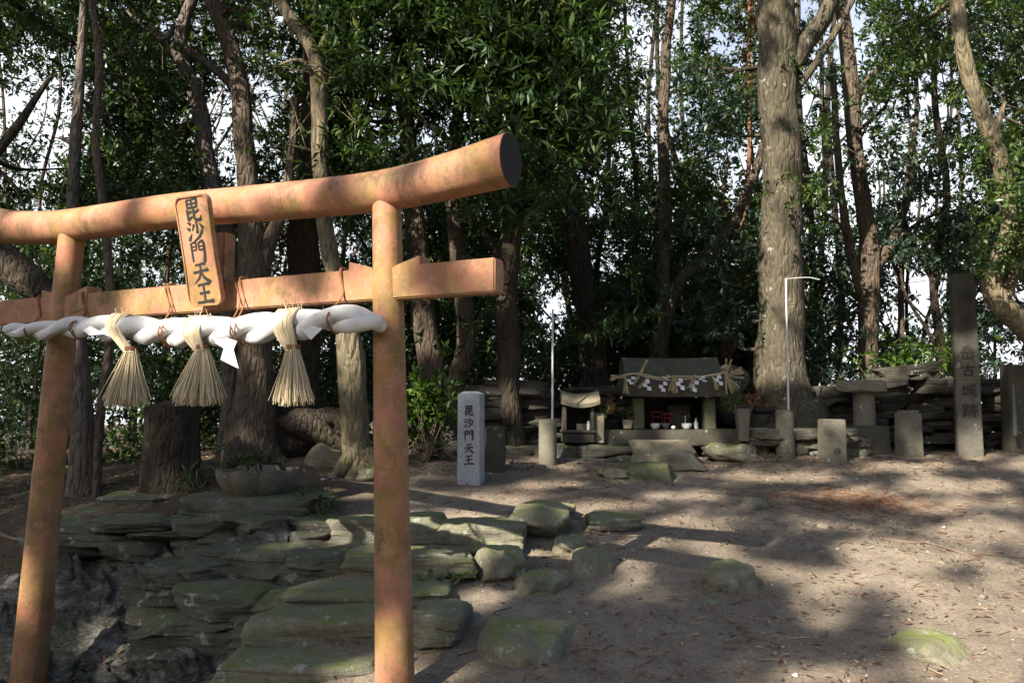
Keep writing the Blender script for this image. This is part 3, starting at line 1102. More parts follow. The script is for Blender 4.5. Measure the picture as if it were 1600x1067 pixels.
def tie_loop(stop, sbot, nturn=2, seed=0):
    """cord slung over the tie beam and under the rope"""
    mb = MB()
    rnd = random.Random(seed)
    for t in range(nturn):
        h, r = rope_pt(sbot)
        o1, o2 = rnd.uniform(-.02, .02), rnd.uniform(-.02, .02)
        L = [(stop + o1, -0.06, H1 + 0.006), (stop + o1, 0.06, H1 + 0.006), (stop + o1 + (sbot - stop) * .3, 0.066, H0 + 0.04), (sbot + o2, RD + r * 1.15, h + r * .3), (sbot + o2, RD + r * 1.05, h - r * .6), (sbot + o2, RD, h - r * 1.2),
             (sbot + o2, RD - r * 1.15, h - r * .2), (stop, -0.06, H0 - 0.01), (stop + o1, -0.062, H1)]
        p = [TL(*q) for q in L]
        V, Q = tube_vf(spline(np.array(p), 5), np.full(len(spline(np.array(p), 5)), 0.0045), 6)
        mb.add(V, Q)
    return mb.mesh("tie_cord", 60)


for i, (xt, xb) in enumerate(((143, 128), (271, 270), (382, 382), (540, 527), (72, 50))):
    s1, _ = S_at(xt, 450)
    s2, _ = S_at(xb, 512, RD)
    link("tie_cord", tie_loop(s1, s2, 2, i), MT['cord'], rope)


def straws(mb_list, pts_list, r, seg=4):
    pass


def straw_mesh(name, lines, rads, seed=0):
    """every line: (n,3) points; thin four-sided stalks; rnd attribute per stalk"""
    rnd = np.random.RandomState(seed)
    VV, QQ, AA = [], [], []
    o = 0
    for L, r in zip(lines, rads):
        V, Q = tube_vf(L, np.full(len(L), r), 4, caps=False)
        Q = np.array(Q) + o
        VV.append(V)
        QQ.append(Q)
        AA.append(np.full(len(V), rnd.rand()))
        o += len(V)
    return mesh_np(name, np.concatenate(VV), np.concatenate(QQ), np.concatenate(AA), smooth=True)


TAS = [(193, (205, 548), (196, 634), 74, "straw tassel with wide flare hanging by the pale torii pillar in the shade"),
       (316, (316, 546), (308, 632), 78, "straw tassel hanging from the white rope below the name plaque"),
       (456, (458, 546), (458, 632), 66, "straw tassel hanging from the white rope between plaque and sunlit pillar")]
TASL = ["straw tassel with one long stray stalk, hung on the rope's thinner end", "straw tassel hanging from the white rope right under the name plaque",
        "narrowest straw tassel, hung beside the thick knotted end of the rope"]
for ti, (tx, neck, bot, wpx, _l) in enumerate(TAS):
    rnd = random.Random(40 + ti)
    s0, _ = S_at(tx, 510, RD)
    h0, r0 = rope_pt(s0)
    dn = RD + 0.045
    sn, hn = S_at(neck[0], neck[1], dn)
    sb, hb = S_at(bot[0], bot[1], dn)
    hw = wpx / 2 * (4.2 + 0.43 * s0) / F
    tas = thing("straw_tassel", TASL[ti], "tassel", TL(sb, dn, hb), "straw tassels hanging from the white rope")
    lines, rads = [], []
    for k in range(260):                       # the hanging brush
        a = rnd.uniform(0, 2 * math.pi)
        q = math.sqrt(rnd.random())
        x, z = q * math.cos(a), q * math.sin(a)
        ln = rnd.uniform(0.86, 1.05)
        if rnd.random() < 0.08:
            x *= rnd.uniform(1.1, 1.6)
        bend = rnd.uniform(-.012, .012)
        e = (sb - sn)
        l = [TL(sn + x * 0.030, dn + z * 0.028, hn + 0.015)]
        for t in (0.3, 0.65, 1.0):
            l.append(TL(sn + e * t + bend * math.sin(t * 3) + x * (0.030 + (hw - 0.030) * t ** 0.95), dn + z * (0.028 + (hw * 0.85 - 0.028) * t ** 0.95), hn + (hb - hn) * t * ln + 0.012 * abs(x) * t))
        lines.append(np.array(l))
        rads.append(rnd.uniform(0.0016, 0.0030))
    for k in range(190):                       # the stalks slung over the rope
        x = rnd.uniform(-1, 1)
        w = 0.072
        so = s0 + x * w
        hr, rr_ = rope_pt(so)
        rr_ *= 1.10 + rnd.uniform(0, .10)
        l = [TL(so, RD - rr_ * 0.8, hr - rr_ * 0.5), TL(so + rnd.uniform(-.008, .008), RD - rr_ * 0.45, hr + rr_ * 0.85), TL(so, RD + rr_ * 0.35, hr + rr_ * 0.93 + rnd.uniform(0, .01)),
             TL(so * .93 + .07 * sn, RD + rr_ * 0.98, hr + rr_ * 0.2), TL(so * .68 + .32 * sn + x * .012, RD + rr_ * 0.9, hr - rr_ * 0.65), TL(sn + x * 0.034, dn + rnd.uniform(-.01, .028), hn - 0.01)]
        lines.append(spline(np.array(l), 3))
        rads.append(rnd.uniform(0.0018, 0.0032))
    for k in range(14):                        # loose ends above
        x = rnd.uniform(-.08, .08)
        hr, rr_ = rope_pt(s0 + x)
        a = TL(s0 + x, RD, hr + rr_ * 1.0)
        lines.append(np.array([a, a + np.array([rnd.uniform(-.03, .03), rnd.uniform(-.02, .02), rnd.uniform(.02, .06)])]))
        rads.append(0.0013)
    link("straw", straw_mesh("straw", lines, rads, ti), MT['straw'], tas)
    mb = MB()
    for j in range(4):
        ring = [TL(sn + 0.036 * math.cos(t), dn + 0.034 * math.sin(t), hn + 0.006 + j * 0.0055) for t in np.linspace(0, 2 * math.pi, 17)]
        V, Q = tube_vf(ring, np.full(17, 0.0042), 6)
        mb.add(V, Q)
    link("binding", mb.mesh("binding", 60), MT['cord'], tas)

# paper streamers on the rope
PAPER = [([(475, 506), (505, 513), (486, 531), (466, 508)], None, "single folded white paper beside the straw tassel next to the thick rope end"),
         ([(330, 520), (372, 533), (362, 552), (338, 536)], [(352, 536), (366, 545), (373, 576), (346, 562)], "long zigzag white paper streamer dangling beside the middle straw tassel"),
         ([(134, 505), (166, 522), (140, 524), (130, 515)], None, "small white paper slip lying against the thin end of the rope")]
for pi, (q1, q2, lab) in enumerate(PAPER):
    mb = MB()
    for qi, qd in enumerate((q1, q2)):
        if not qd:
            continue
        V = []
        for (x, y) in qd:
            d = RD + 0.075 + 0.01 * qi
            s, h = S_at(x, y, d)
            V.append(TL(s, d + (0.008 if len(V) % 2 else 0), h))
        V2 = [v + np.array([TN[0], TN[1], 0]) * -0.0015 for v in V]
        mb.add(V + V2, [(0, 1, 2, 3), (7, 6, 5, 4), (0, 4, 5, 1), (1, 5, 6, 2), (2, 6, 7, 3), (3, 7, 4, 0)])
    single("paper_streamer", mb.mesh("paper_streamer"), MT['paper'], lab, "paper streamer", "paper streamers on the white rope")

# ------------------------------------------------------------------ standing stones
def upright(name, x0, x1, ytop, ybot, Y, depth, mat, label, cat, rz=0.0, top=0.97, bev=0.012, noise=0.006, group=None, seed=1, parent=None, sub=3, lean=0.0):
    b = P((x0 + x1) / 2, ybot, Y)
    t = P((x0 + x1) / 2, ytop, Y)
    me = box_me(name, M(x1 - x0, Y), depth, t[2] - b[2] + 0.06, bev, top, noise=noise, seed=seed, sub=sub)
    place(me, (b[0], b[1] + depth / 2, b[2] - 0.06), rz, 0, lean)
    if parent:
        return link(name, me, mat, parent)
    return single(name, me, mat, label, cat, group)


def round_post_vf(x0, x1, ytop, ybot, Y, seg=24, dome=0.02, taper=0.97, k=8):
    b = P((x0 + x1) / 2, ybot, Y)
    t = P((x0 + x1) / 2, ytop, Y)
    r = M(x1 - x0, Y) / 2
    h = t[2] - b[2]
    prof = [(r, -0.06)] + [(r * (1 + (taper - 1) * i / k), h * i / k * 0.96) for i in range(k + 1)] + [(r * taper * .93, h * 0.985), (r * taper * 0.7, h + dome * .6), (r * 0.3, h + dome)]
    V, Q = lathe_vf(prof, (b[0], b[1] + r, b[2]), seg)
    V = np.array(V)
    V = V + 0.006 * fbm(V * 9, 2)[:, None] * np.array([1, 1, 0.3])
    return V, Q, np.array([b[0], b[1] + r, b[2]])


# polished granite pillar with five characters
gb = P(735, 757, 8.2)
gw, gd, gH = M(36, 8.2), M(34, 8.2), P(735, 614, 8.2)[2] - gb[2]
grz = R(-11)
gt = thing("inscribed_pillar", "square speckled grey granite pillar with five black characters, pointed by no shadow, at the path", "stone pillar", (gb[0], gb[1] + gd / 2, gb[2]))
gt['label'] = "short square pale grey granite pillar with five crisp black characters down its front"
me = box_me("shaft", gw, gd, gH + 0.05 - 0.012, 0.004, 0.985)
place(me, (gb[0], gb[1] + gd / 2, gb[2] - 0.05), grz)
link("shaft", me, MT['granite'], gt)
me = box_me("cap", gw * .985, gd * .985, 0.03, 0.002, 0.55)
place(me, (gb[0], gb[1] + gd / 2, gb[2] + gH - 0.012), grz)
link("cap", me, MT['granite'], gt)
fr = Matrix.Translation((gb[0], gb[1] + gd / 2, gb[2])) @ Matrix.Rotation(grz, 4, 'Z') @ Matrix.Translation((0.0, -gd / 2 - 0.0005, 0)) @ Matrix.Rotation(math.pi / 2, 4, 'X')
for i, yy in enumerate((641, 660.5, 680, 700, 718.5)):
    h = P(735, yy, 8.2)[2] - gb[2]
    mb = MB()
    brush_vf(('bi', 'sha', 'mon', 'ten', 'ou')[i], fr @ Matrix.Translation((0.002, h, 0.0005)), 0.102, mb, fat=.72)
    link("character", mb.mesh("character"), MT['ink'], gt)

upright("grave_slab", 757, 790, 666, 737, 8.7, 0.14, MT['dark_stone'], "low dull grey upright slab standing just behind the granite pillar", "stone slab", 0.05, 0.93, 0.015, 0.01)
# tall inscribed stele
Ys = 10.0
b0, t0 = P(1522, 713, Ys), P(1509, 427, Ys)
sw, sd, sh = M(35, Ys), 0.19, t0[2] - b0[2]
st = thing("stone_stele", "tall dark square stone stele with a vertical line of worn black characters", "stele", (b0[0], b0[1] + sd / 2, b0[2]))
me = box_me("shaft", sw, sd, sh + 0.06, 0.01, 0.955, sub=5, noise=0.006, seed=5)
lean = math.atan2(t0[0] - b0[0], sh) * 0.75
Ms = Matrix.Translation((b0[0], b0[1] + sd / 2, b0[2])) @ Matrix.Rotation(R(-19), 4, 'Z') @ Matrix.Rotation(lean, 4, 'Y')
me.transform(Ms @ Matrix.Translation((0, 0, -0.06)))
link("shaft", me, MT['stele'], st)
mats = []
for yy in (463, 503, 550, 578, 609, 641):
    h = P(1515, yy, Ys)[2] - b0[2]
    k = sd / 2 * (1 - 0.045 * h / sh)
    mats.append(Ms @ Matrix.Translation((0.005, -k - 0.007, h)) @ Matrix.Rotation(math.pi / 2, 4, 'X'))
for ch, m4 in zip(('sho', 'o', 'gaku', 'ko', 'jo', 'seki'), mats):
    mb = MB()
    brush_vf(ch, m4 @ Matrix.Translation((0, 0, .002)), .170, mb, fat=.75)
    link("character", mb.mesh("character"), MT['faint_ink'], st)

upright("stone_post", 1585, 1640, 570, 706, 10.1, 0.25, MT['dark_stone'], "dark upright stone cut by the edge of the picture beside the tall stele", "stone post", -0.1, 0.97, 0.012, 0.01, seed=8)
upright("stone_post", 1288, 1325, 655, 726, 9.5, 0.2, MT['old_stone'], "flat-topped square stone post with faint dark marks near its foot", "stone post", 0.06, 0.95, 0.012, 0.008, "short stone posts along the shrine clearing", 9)
mk = bpy.data.objects["stone_post.001"]
pc = P(1307, 705, 9.5)
mb = MB()
brush_vf('mark', face_matrix((pc[0], pc[1] - 0.012, pc[2] + 0.0), (1, 0.06, 0), (0, 0, 1)), 0.11, mb)
link("character", mb.mesh("character"), MT['faint_ink'], mk)
upright("stone_post", 1411, 1446, 641, 714, 10.0, 0.24, MT['green_stone'], "yellowish green rounded square post standing alone near the tall stele", "stone post", 0.25, 0.94, 0.035, 0.008, "short stone posts along the shrine clearing", 12)
bo = bpy.data.objects["stone_post.002"]
bo.data.materials.clear()
bo.data.materials.append(MT['buff_stone'] if False else MT['old_stone'])

POLES = [((842, 871), 657, 728, 9.2, 865, 483, False, "round stone post with pale lichen rings holding a bare white pole", "thin bare white pole rising from the lichen-ringed round post"),
         ((1218, 1247), 642, 719, 9.8, 1233, 435, True, "round stone post with pinkish sunlit top in front of the giant trunk", "thin white pole with a short wire arm at its top, before the giant trunk")]
for (xx, yt, yb, Y, pxx, pyt, arm, lab, lab2) in POLES:
    V, Q, c = round_post_vf(xx[0], xx[1], yt, yb, Y)
    mb = MB()
    mb.add(V, Q)
    single("stone_post", mb.mesh("stone_post", 45), MT['old_stone'], lab, "stone post", "short stone posts along the shrine clearing")
    a = P(pxx - (1 if arm else 2), yt - 1, Y + 0.1)
    t = P(pxx, pyt, Y + 0.1)
    t[0] = a[0] + 0.01
    pr = thing("white_pole", lab2, "pole", a)
    mb = MB()
    V, Q = tube_vf([a - np.array([0, 0, .02]), (a + t) / 2, t], [0.013, 0.012, 0.011], 10)
    mb.add(V, Q)
    link("rod", mb.mesh("rod", 50), MT['pole'], pr)
    if arm:
        e1 = P(1262, 433.5, Y + 0.1)
        e2 = P(1281, 437, Y + 0.1)
        V, Q = tube_vf(spline(np.array([t - np.array([0, 0, .005]), e1, e2]), 5), np.full(11, 0.0045), 6)
        mb = MB()
        mb.add(V, Q)
        link("arm", mb.mesh("arm", 50), MT['pole'], pr)

# stone table: round column, flat cap stone, square plinth
tb = P(1362, 704, 10.2)
tt = thing("stone_pedestal", "mushroom-shaped stone pedestal, broad flat slab on a round column", "pedestal", (tb[0], tb[1] + .25, tb[2]))
me = box_me("plinth", M(64, 10.2), 0.45, P(0, 665, 10.2)[2] - tb[2] + .06, 0.02, 0.96, noise=0.012, sub=3, seed=3)
place(me, (tb[0], tb[1] + .25, tb[2] - .06), 0.1)
link("plinth", me, MT['dark_stone'], tt)
cb = P(1351, 665, 10.4)
hc = P(1351, 612, 10.4)[2] - cb[2]
V, Q = lathe_vf([(M(16.5, 10.4), 0.004), (M(16.5, 10.4), hc * .3), (M(16, 10.4), hc * .7), (M(16, 10.4), hc)], (cb[0], cb[1], cb[2]), 24)
mb = MB()
mb.add(V, Q)
link("column", mb.mesh("column", 45), MT['old_stone'], tt)
sb_ = P(1350, 604, 10.4)
V, Q = rock_vf(sb_, (M(92, 10.4), 0.55, M(19, 10.4)), 0.1, 0, 0.03, 6, 4.5, 0.1, 8)
mb = MB()
mb.add(V, Q)
link("cap_slab", mb.mesh("cap_slab", 50), MT['old_stone'], tt)

# big leaning slab and stones behind the granite pillar
mb = MB()
c = P(700, 690, 9.3)
V, Q = rock_vf(c, (0.75, 0.4, 1.0), 0.2, R(-16), R(-14), 21, 3.2, 0.16, 14)
mb.add(V, Q)
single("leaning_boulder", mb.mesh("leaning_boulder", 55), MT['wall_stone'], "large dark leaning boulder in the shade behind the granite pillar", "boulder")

# ------------------------------------------------------------------ dry stone walls
def wall_vf(mb, pts, ztops, zbot, depth, seed, hmin=.07, hmax=.15, lmin=.28, lmax=.85, n=8):
    """courses of rough flat stones along a ground path; ztops interpolated along it"""
    rnd = random.Random(seed)
    pts = np.array(pts, float)
    dl = np.concatenate([[0], np.cumsum(np.linalg.norm(np.diff(pts, axis=0), axis=1))])
    L = dl[-1]
    z = 0.0
    row = 0
    while z < max(ztops) - zbot:
        h = rnd.uniform(hmin, hmax)
        s = -rnd.uniform(0, .3)
        while s < L:
            l = rnd.uniform(lmin, lmax)
            m = min(max(s + l / 2, 0), L)
            zt = np.interp(m, dl, ztops)
            if zbot + z + h * .6 < zt:
                i = min(np.searchsorted(dl, m, side='right') - 1, len(dl) - 2)
                t = (m - dl[i]) / (dl[i + 1] - dl[i])
                p = pts[i] * (1 - t) + pts[i + 1] * t
                d = pts[i + 1] - pts[i]
                rz = math.atan2(d[1], d[0])
                nrm = np.array([d[1], -d[0]]) / np.linalg.norm(d)
                p = p + nrm * rnd.uniform(-.06, .07)
                V, Q = rock_vf((p[0], p[1], zbot + z + h / 2 + rnd.uniform(-.012, .012)), (l * 1.2, depth * rnd.uniform(.9, 1.2), h * 1.3), rz + rnd.uniform(-.07, .07),
                               rnd.uniform(-.07, .07), rnd.uniform(-.06, .06), rnd.uniform(0, 90), rnd.uniform(3.2, 5.5), 0.13, n)
                mb.add(V, Q)
            s += l + rnd.uniform(0, .02)
        z += h
        row += 1


mb = MB()
za = P(760, 612, 10.2)[2]
zb = P(980, 622, 10.5)[2]
wall_vf(mb, [P(752, 700, 9.9)[:2], P(860, 690, 10.3)[:2], P(1000, 690, 10.7)[:2]], [za, za - .02, zb], P(860, 705, 10.3)[2] - .08, 0.5, 3)
V, Q = rock_vf(P(812, 607, 10.15), (1.05, .6, .2), .05, 0, 0.03, 4, 4, .12, 14)
mb.add(V, Q)
V, Q = rock_vf(P(925, 612, 10.6), (.9, .6, .13), .05, 0, -0.03, 9, 4, .12, 14)
mb.add(V, Q)
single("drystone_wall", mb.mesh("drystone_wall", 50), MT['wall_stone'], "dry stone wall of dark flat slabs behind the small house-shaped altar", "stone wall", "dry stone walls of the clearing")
mb = MB()
zt = [P(1130, 615, 11)[2], P(1270, 600, 11)[2], P(1370, 598, 11)[2], P(1420, 582, 11)[2], P(1500, 588, 11)[2], P(1650, 584, 11)[2]]
wall_vf(mb, [P(x, 690, 11.0)[:2] for x in (1130, 1270, 1370, 1420, 1500, 1720)], zt, P(1400, 700, 11)[2] - .1, 0.6, 8, .08, .17, .3, .95)
V, Q = rock_vf(P(1412, 580, 11), (.85, .6, .16), .1, 0, -0.13, 14, 4, .12, 14)
mb.add(V, Q)
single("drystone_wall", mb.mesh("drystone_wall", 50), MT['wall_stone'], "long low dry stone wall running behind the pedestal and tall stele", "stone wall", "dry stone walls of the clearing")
mb = MB()
wall_vf(mb, [P(1180, 700, 10.1)[:2], P(1290, 700, 10.1)[:2], P(1330, 700, 10.1)[:2]], [P(0, 672, 10.1)[2]] * 3, P(0, 716, 10.1)[2] - .05, 0.45, 12, .08, .12, .3, .5)
wall_vf(mb, [P(790, 700, 9.75)[:2], P(880, 700, 9.8)[:2], P(990, 700, 9.8)[:2]], [P(0, 690, 9.8)[2], P(0, 688, 9.8)[2], P(0, 690, 9.8)[2]], P(0, 722, 9.8)[2] - .06, 0.5, 15, .08, .13, .3, .7)
single("stone_kerb", mb.mesh("stone_kerb", 50), MT['schist'], "low course of rough edging stones at the foot of the shrines", "stone edging")

# retaining wall left of the steps
mb = MB()
REW = [  # px, py(centre), w, h, depth Y, thickness(depth), rz, tilt
    (392, 806, 235, 50, 7.0, .8, .05, .03), (208, 789, 120, 24, 7.5, .5, .02, 0), (170, 806, 110, 20, 7.45, .5, .03, .02), (165, 826, 160, 26, 7.2, .5, .02, .0),
    (330, 838, 150, 26, 6.95, .5, .05, .05), (440, 832, 120, 22, 6.9, .5, -.03, -.02), (250, 846, 120, 22, 7.05, .5, .1, .02), (110, 845, 100, 26, 7.1, .5, .0, .03),
    (455, 856, 110, 24, 6.6, .5, .05, -.02), (330, 862, 120, 26, 6.75, .55, .0, -.04), (395, 872, 170, 36, 6.45, .6, .1, -.05), (370, 906, 180, 34, 6.2, .6, .16, .16),
    (480, 850, 70, 30, 6.75, .5, -.1, 0), (500, 822, 60, 34, 6.95, .5, 0, .0), (290, 888, 110, 30, 6.5, .5, .15, .1), (250, 872, 90, 26, 6.75, .5, .05, .0),
    (440, 905, 90, 30, 6.05, .5, .2, .05), (320, 935, 90, 44, 6.0, .5, .2, .12), (400, 945, 110, 36, 5.8, .5, .1, .05), (345, 965, 80, 34, 5.7, .5, .1, .1), (425, 925, 70, 26, 5.9, .5, 0, 0),
    (300, 912, 70, 30, 6.25, .5, .3, .1), (420, 975, 70, 24, 5.6, .45, .1, .02),
]
for i, (px_, py_, w_, h_, Y_, dp, rz_, tl) in enumerate(REW[:5] + REW[10:12] + REW[13:14]):
    c = P(px_, py_, Y_)
    V, Q = rock_vf((c[0], c[1] + dp * .4, c[2]), (M(w_, Y_) * 1.05, dp, M(h_, Y_) * 1.12), rz_, 0.03, tl, 60 + i * 3.3, 9.0, 0.08, 14, .09, (.75, .95), 7)
    mb.add(V, Q)
def tier(px0, px1, Yt, yt0, yt1, yb, depth, seed, hmin, hmax, lmin, lmax):
    zt0, zt1, zb = P(0, yt0, Yt)[2], P(0, yt1, Yt)[2], P(0, yb, Yt)[2]
    a_, b_ = P(px0, yt0, Yt), P(px1, yt1, Yt - .05)
    wall_vf(mb, [a_[:2], ((a_ + b_) / 2 + np.array([0, .06, 0]))[:2], b_[:2]], [zt0, (zt0 + zt1) / 2, zt1], zb, depth, seed, hmin, hmax, lmin, lmax, 14)


tier(85, 520, 6.92, 815, 806, 905, .6, 31, .08, .15, .35, .95)
tier(268, 500, 6.36, 872, 858, 975, .6, 32, .08, .16, .35, .8)
tier(285, 455, 5.86, 930, 925, 1035, .55, 33, .09, .16, .3, .7)
single("retaining_wall", mb.mesh("retaining_wall", 50), MT['schist'], "rough mossy retaining wall of stacked slabs beneath the lotus-shaped basin", "stone wall")

# rough stone steps, each slab a thing
STEPS = [
    (452, 1062, 240, 34, 4.72, .5, .02, "lowest worn slab step, lying across the foot of the stair"),
    (500, 998, 215, 46, 5.08, .5, .0, "thick wide slab step, one up from the foot of the stair"),
    (684, 988, 78, 42, 5.0, .45, -.1, "pale broken end slab beside the sunlit pillar's lower part"),
    (570, 943, 235, 30, 5.52, .5, -.02, "long thin slab step halfway up the stair"),
    (630, 886, 180, 30, 6.02, .45, -.02, "thin slab step in shade, just below the topmost steps"),
    (600, 832, 160, 32, 6.5, .5, -.03, "dark top step slab passing behind the sunlit torii pillar"),
    (752, 843, 146, 36, 6.45, .5, -.10, "mossy top step slab right of the sunlit torii pillar"),
    (712, 889, 52, 22, 5.95, .4, .1, "small sunlit broken slab at the right end of a shaded step"),
]
for i, (px_, py_, w_, h_, Y_, dp, rz_, lab) in enumerate(STEPS):
    c = P(px_, py_, Y_)
    mb = MB()
    V, Q = rock_vf((c[0], c[1] + dp * .45, c[2]), (M(w_, Y_) * 1.08, dp, M(h_, Y_) * 1.3), rz_, 0.0, 0.01 * (-1) ** i, 200 + i * 4.1, 10.0, 0.07, 14, .07, (.8, .95), 6)
    mb.add(V, Q)
    single("stone_step", mb.mesh("stone_step", 50), MT['step_stone'], lab, "stone step", "rough stone steps up to the clearing")

ROCKS = [
    (843, 818, 116, 40, 6.75, .45, -.1, .05, "broad sunlit flat mossy rock at the top of the slope"),
    (780, 890, 78, 60, 6.0, .4, .2, .1, "half buried mossy rock with a dark shaded side beside the steps"),
    (928, 893, 62, 52, 6.0, .4, -.2, -.05, "upright mossy rock half in shadow on the slope"),
    (893, 858, 50, 30, 6.4, .3, .1, .1, "small half-lit stone among twigs on the slope"),
    (850, 922, 84, 40, 5.75, .35, .1, .0, "low brownish mossy stone sunk in soil mid slope"),
    (1145, 918, 76, 62, 5.75, .4, .1, -.05, "lone rounded moss-green rock in the middle of the bare slope"),
    (1107, 958, 30, 34, 5.5, .2, .3, .2, "small mossy stone touching the lone rounded rock"),
    (830, 1042, 185, 80, 4.75, .6, .1, .05, "large flat grey-green boulder at the lower edge of the slope"),
    (1482, 1045, 112, 56, 4.7, .5, .2, .0, "yellow-green lichened rock in full sun at the bottom corner"),
    (508, 728, 60, 44, 8.7, .4, .3, .25, "angular grey rock beside the pale trunk's roots"),
    (590, 741, 62, 14, 8.2, .25, .05, .0, "thin flat stone lying before the pale trunk's roots"),
    (952, 818, 88, 20, 6.9, .35, .1, .0, "flush flat stone with a sunlit right end near the slope top"),
    (880, 796, 34, 16, 7.2, .2, .4, .0, "small dark stone behind the broad flat mossy rock"),
    (1180, 793, 40, 24, 7.6, .25, .3, .1, "brown stone poking out beside rusty needles"),
    (1290, 826, 18, 10, 7.1, .12, .3, .0, "fist-sized pale grey stone on the upper slope"),
    (1198, 997, 16, 12, 5.1, .08, .3, .0, "small white stone on the lower slope"),
    (1150, 708, 90, 22, 9.7, .35, .05, .03, "low flat sunlit rock right of the shrine steps"),
    (1070, 968, 14, 9, 5.4, .07, .3, .0, "tiny pale pebble-like stone on the shaded lower slope"),
    (648, 702, 60, 34, 9.5, .4, .2, .1, "dark stone under the bright green shrub"),
]
for i, (px_, py_, w_, h_, Y_, dp, rz_, tl, lab) in enumerate(ROCKS):
    c = P(px_, py_, Y_)
    mb = MB()
    V, Q = rock_vf((c[0], c[1] + dp * .35, c[2]), (M(w_, Y_) * 1.05, dp, M(h_, Y_) * 1.15), rz_, 0.06, tl, 300 + i * 5.7, 3.6 if i not in (0, 11, 10) else 6.0, 0.15, 14 if w_ > 40 else 8, 0.06)
    mb.add(V, Q)
    single("rock", mb.mesh("rock", 55), MT['rock'] if w_ > 20 else MT['buff_stone'], lab, "rock", "rocks on the slope")

# ------------------------------------------------------------------ lotus basin
bc = P(402, 781, 7.35)
bs = thing("lotus_basin", "mossy stone basin carved as lotus petals, standing on the wall slab", "stone basin", bc)
R0 = M(64, 7.35)
Hb = P(402, 735, 7.35)[2] - bc[2]
V, Q = [], []
NA, NZ = 96, 14
for i in range(NZ + 1):
    t = i / NZ
    prof = 0.52 + 0.48 * math.sin(t * math.pi / 2) ** 0.9
    for j in range(NA):
        a = 2 * math.pi * j / NA
        lob = abs(math.cos(a * 4 + 0.3))
        r = R0 * prof * (0.88 + 0.14 * lob ** 0.6)
        z = Hb * t * (1 if t < .8 else 1) + (Hb * .10 * lob if i == NZ else Hb * .08 * lob * t * t)
        V.append((bc[0] + r * math.cos(a), bc[1] + .0 + r * math.sin(a), bc[2] + z))
for i in range(1, 6):                                     # inner wall down to the soil
    t = i / 5
    for j in range(NA):
        a = 2 * math.pi * j / NA
        lob = abs(math.cos(a * 4 + 0.3))
        r = R0 * (0.88 + 0.14 * lob ** 0.6) * (1 - 0.12 - 0.10 * t)
        V.append((bc[0] + r * math.cos(a), bc[1] + r * math.sin(a), bc[2] + Hb * (1.02 - 0.28 * t)))
n_r = NZ + 6
for i in range(n_r - 1):
    for j in range(NA):
        k2 = (j + 1) % NA
        Q.append((i * NA + j, i * NA + k2, (i + 1) * NA + k2, (i + 1) * NA + j))
Q.append(tuple(range(NA - 1, -1, -1)))
Q.append(tuple((n_r - 1) * NA + j for j in range(NA)))
mb = MB()
mb.add(V, Q)
link("bowl", mb.mesh("bowl", 50), MT['old_stone'], bs)

# ------------------------------------------------------------------ leaves
def leaf_arrays(C, D, per, L, wr, rs, spread=1.0, droop=0.25, lv=0.3, rnd_shift=0.0):
    """whorls of folded leaf blades at C, pointing round D"""
    n = len(C)
    Cc = np.repeat(C, per, 0)
    Dd = np.repeat(D, per, 0)
    N = n * per
    u = rs.normal(size=(N, 3))
    u /= np.linalg.norm(u, axis=1)[:, None]
    d = Dd * 0.55 + u * spread
    d[:, 2] -= droop * rs.rand(N)
    d /= np.linalg.norm(d, axis=1)[:, None] + 1e-9
    up = rs.normal(size=(N, 3)) * 0.5 + np.array([0, 0, 1.0])
    sd = np.cross(d, up)
    sd /= np.linalg.norm(sd, axis=1)[:, None] + 1e-9
    nr = np.cross(sd, d)
    Ls = (L if np.ndim(L) == 0 else np.repeat(L, per)) * (1 + lv * (rs.rand(N) * 2 - 1))
    b = Cc + d * (0.12 * Ls)[:, None]
    w = (Ls * wr * 0.5)[:, None]
    m = b + d * (Ls * 0.48)[:, None]
    V = np.stack([b, m + sd * w + nr * w * 0.45, b + d * Ls[:, None] - nr * (Ls * 0.12)[:, None], m - sd * w + nr * w * 0.45], 1).reshape(-1, 3)
    Q = np.arange(N * 4).reshape(-1, 4)
    tone = np.repeat(np.clip(rs.rand(n) * 0.6 + rnd_shift, 0, 1), per)
    a = np.clip(tone + rs.rand(N) * 0.38, 0, 0.985)
    a = np.where(rs.rand(N) < 0.004, 1.0, a)
    return V, Q, np.repeat(a, 4)


RS = np.random.RandomState(5)

# ------------------------------------------------------------------ trees: trunks from outlines, crowns filled below
TREES = []


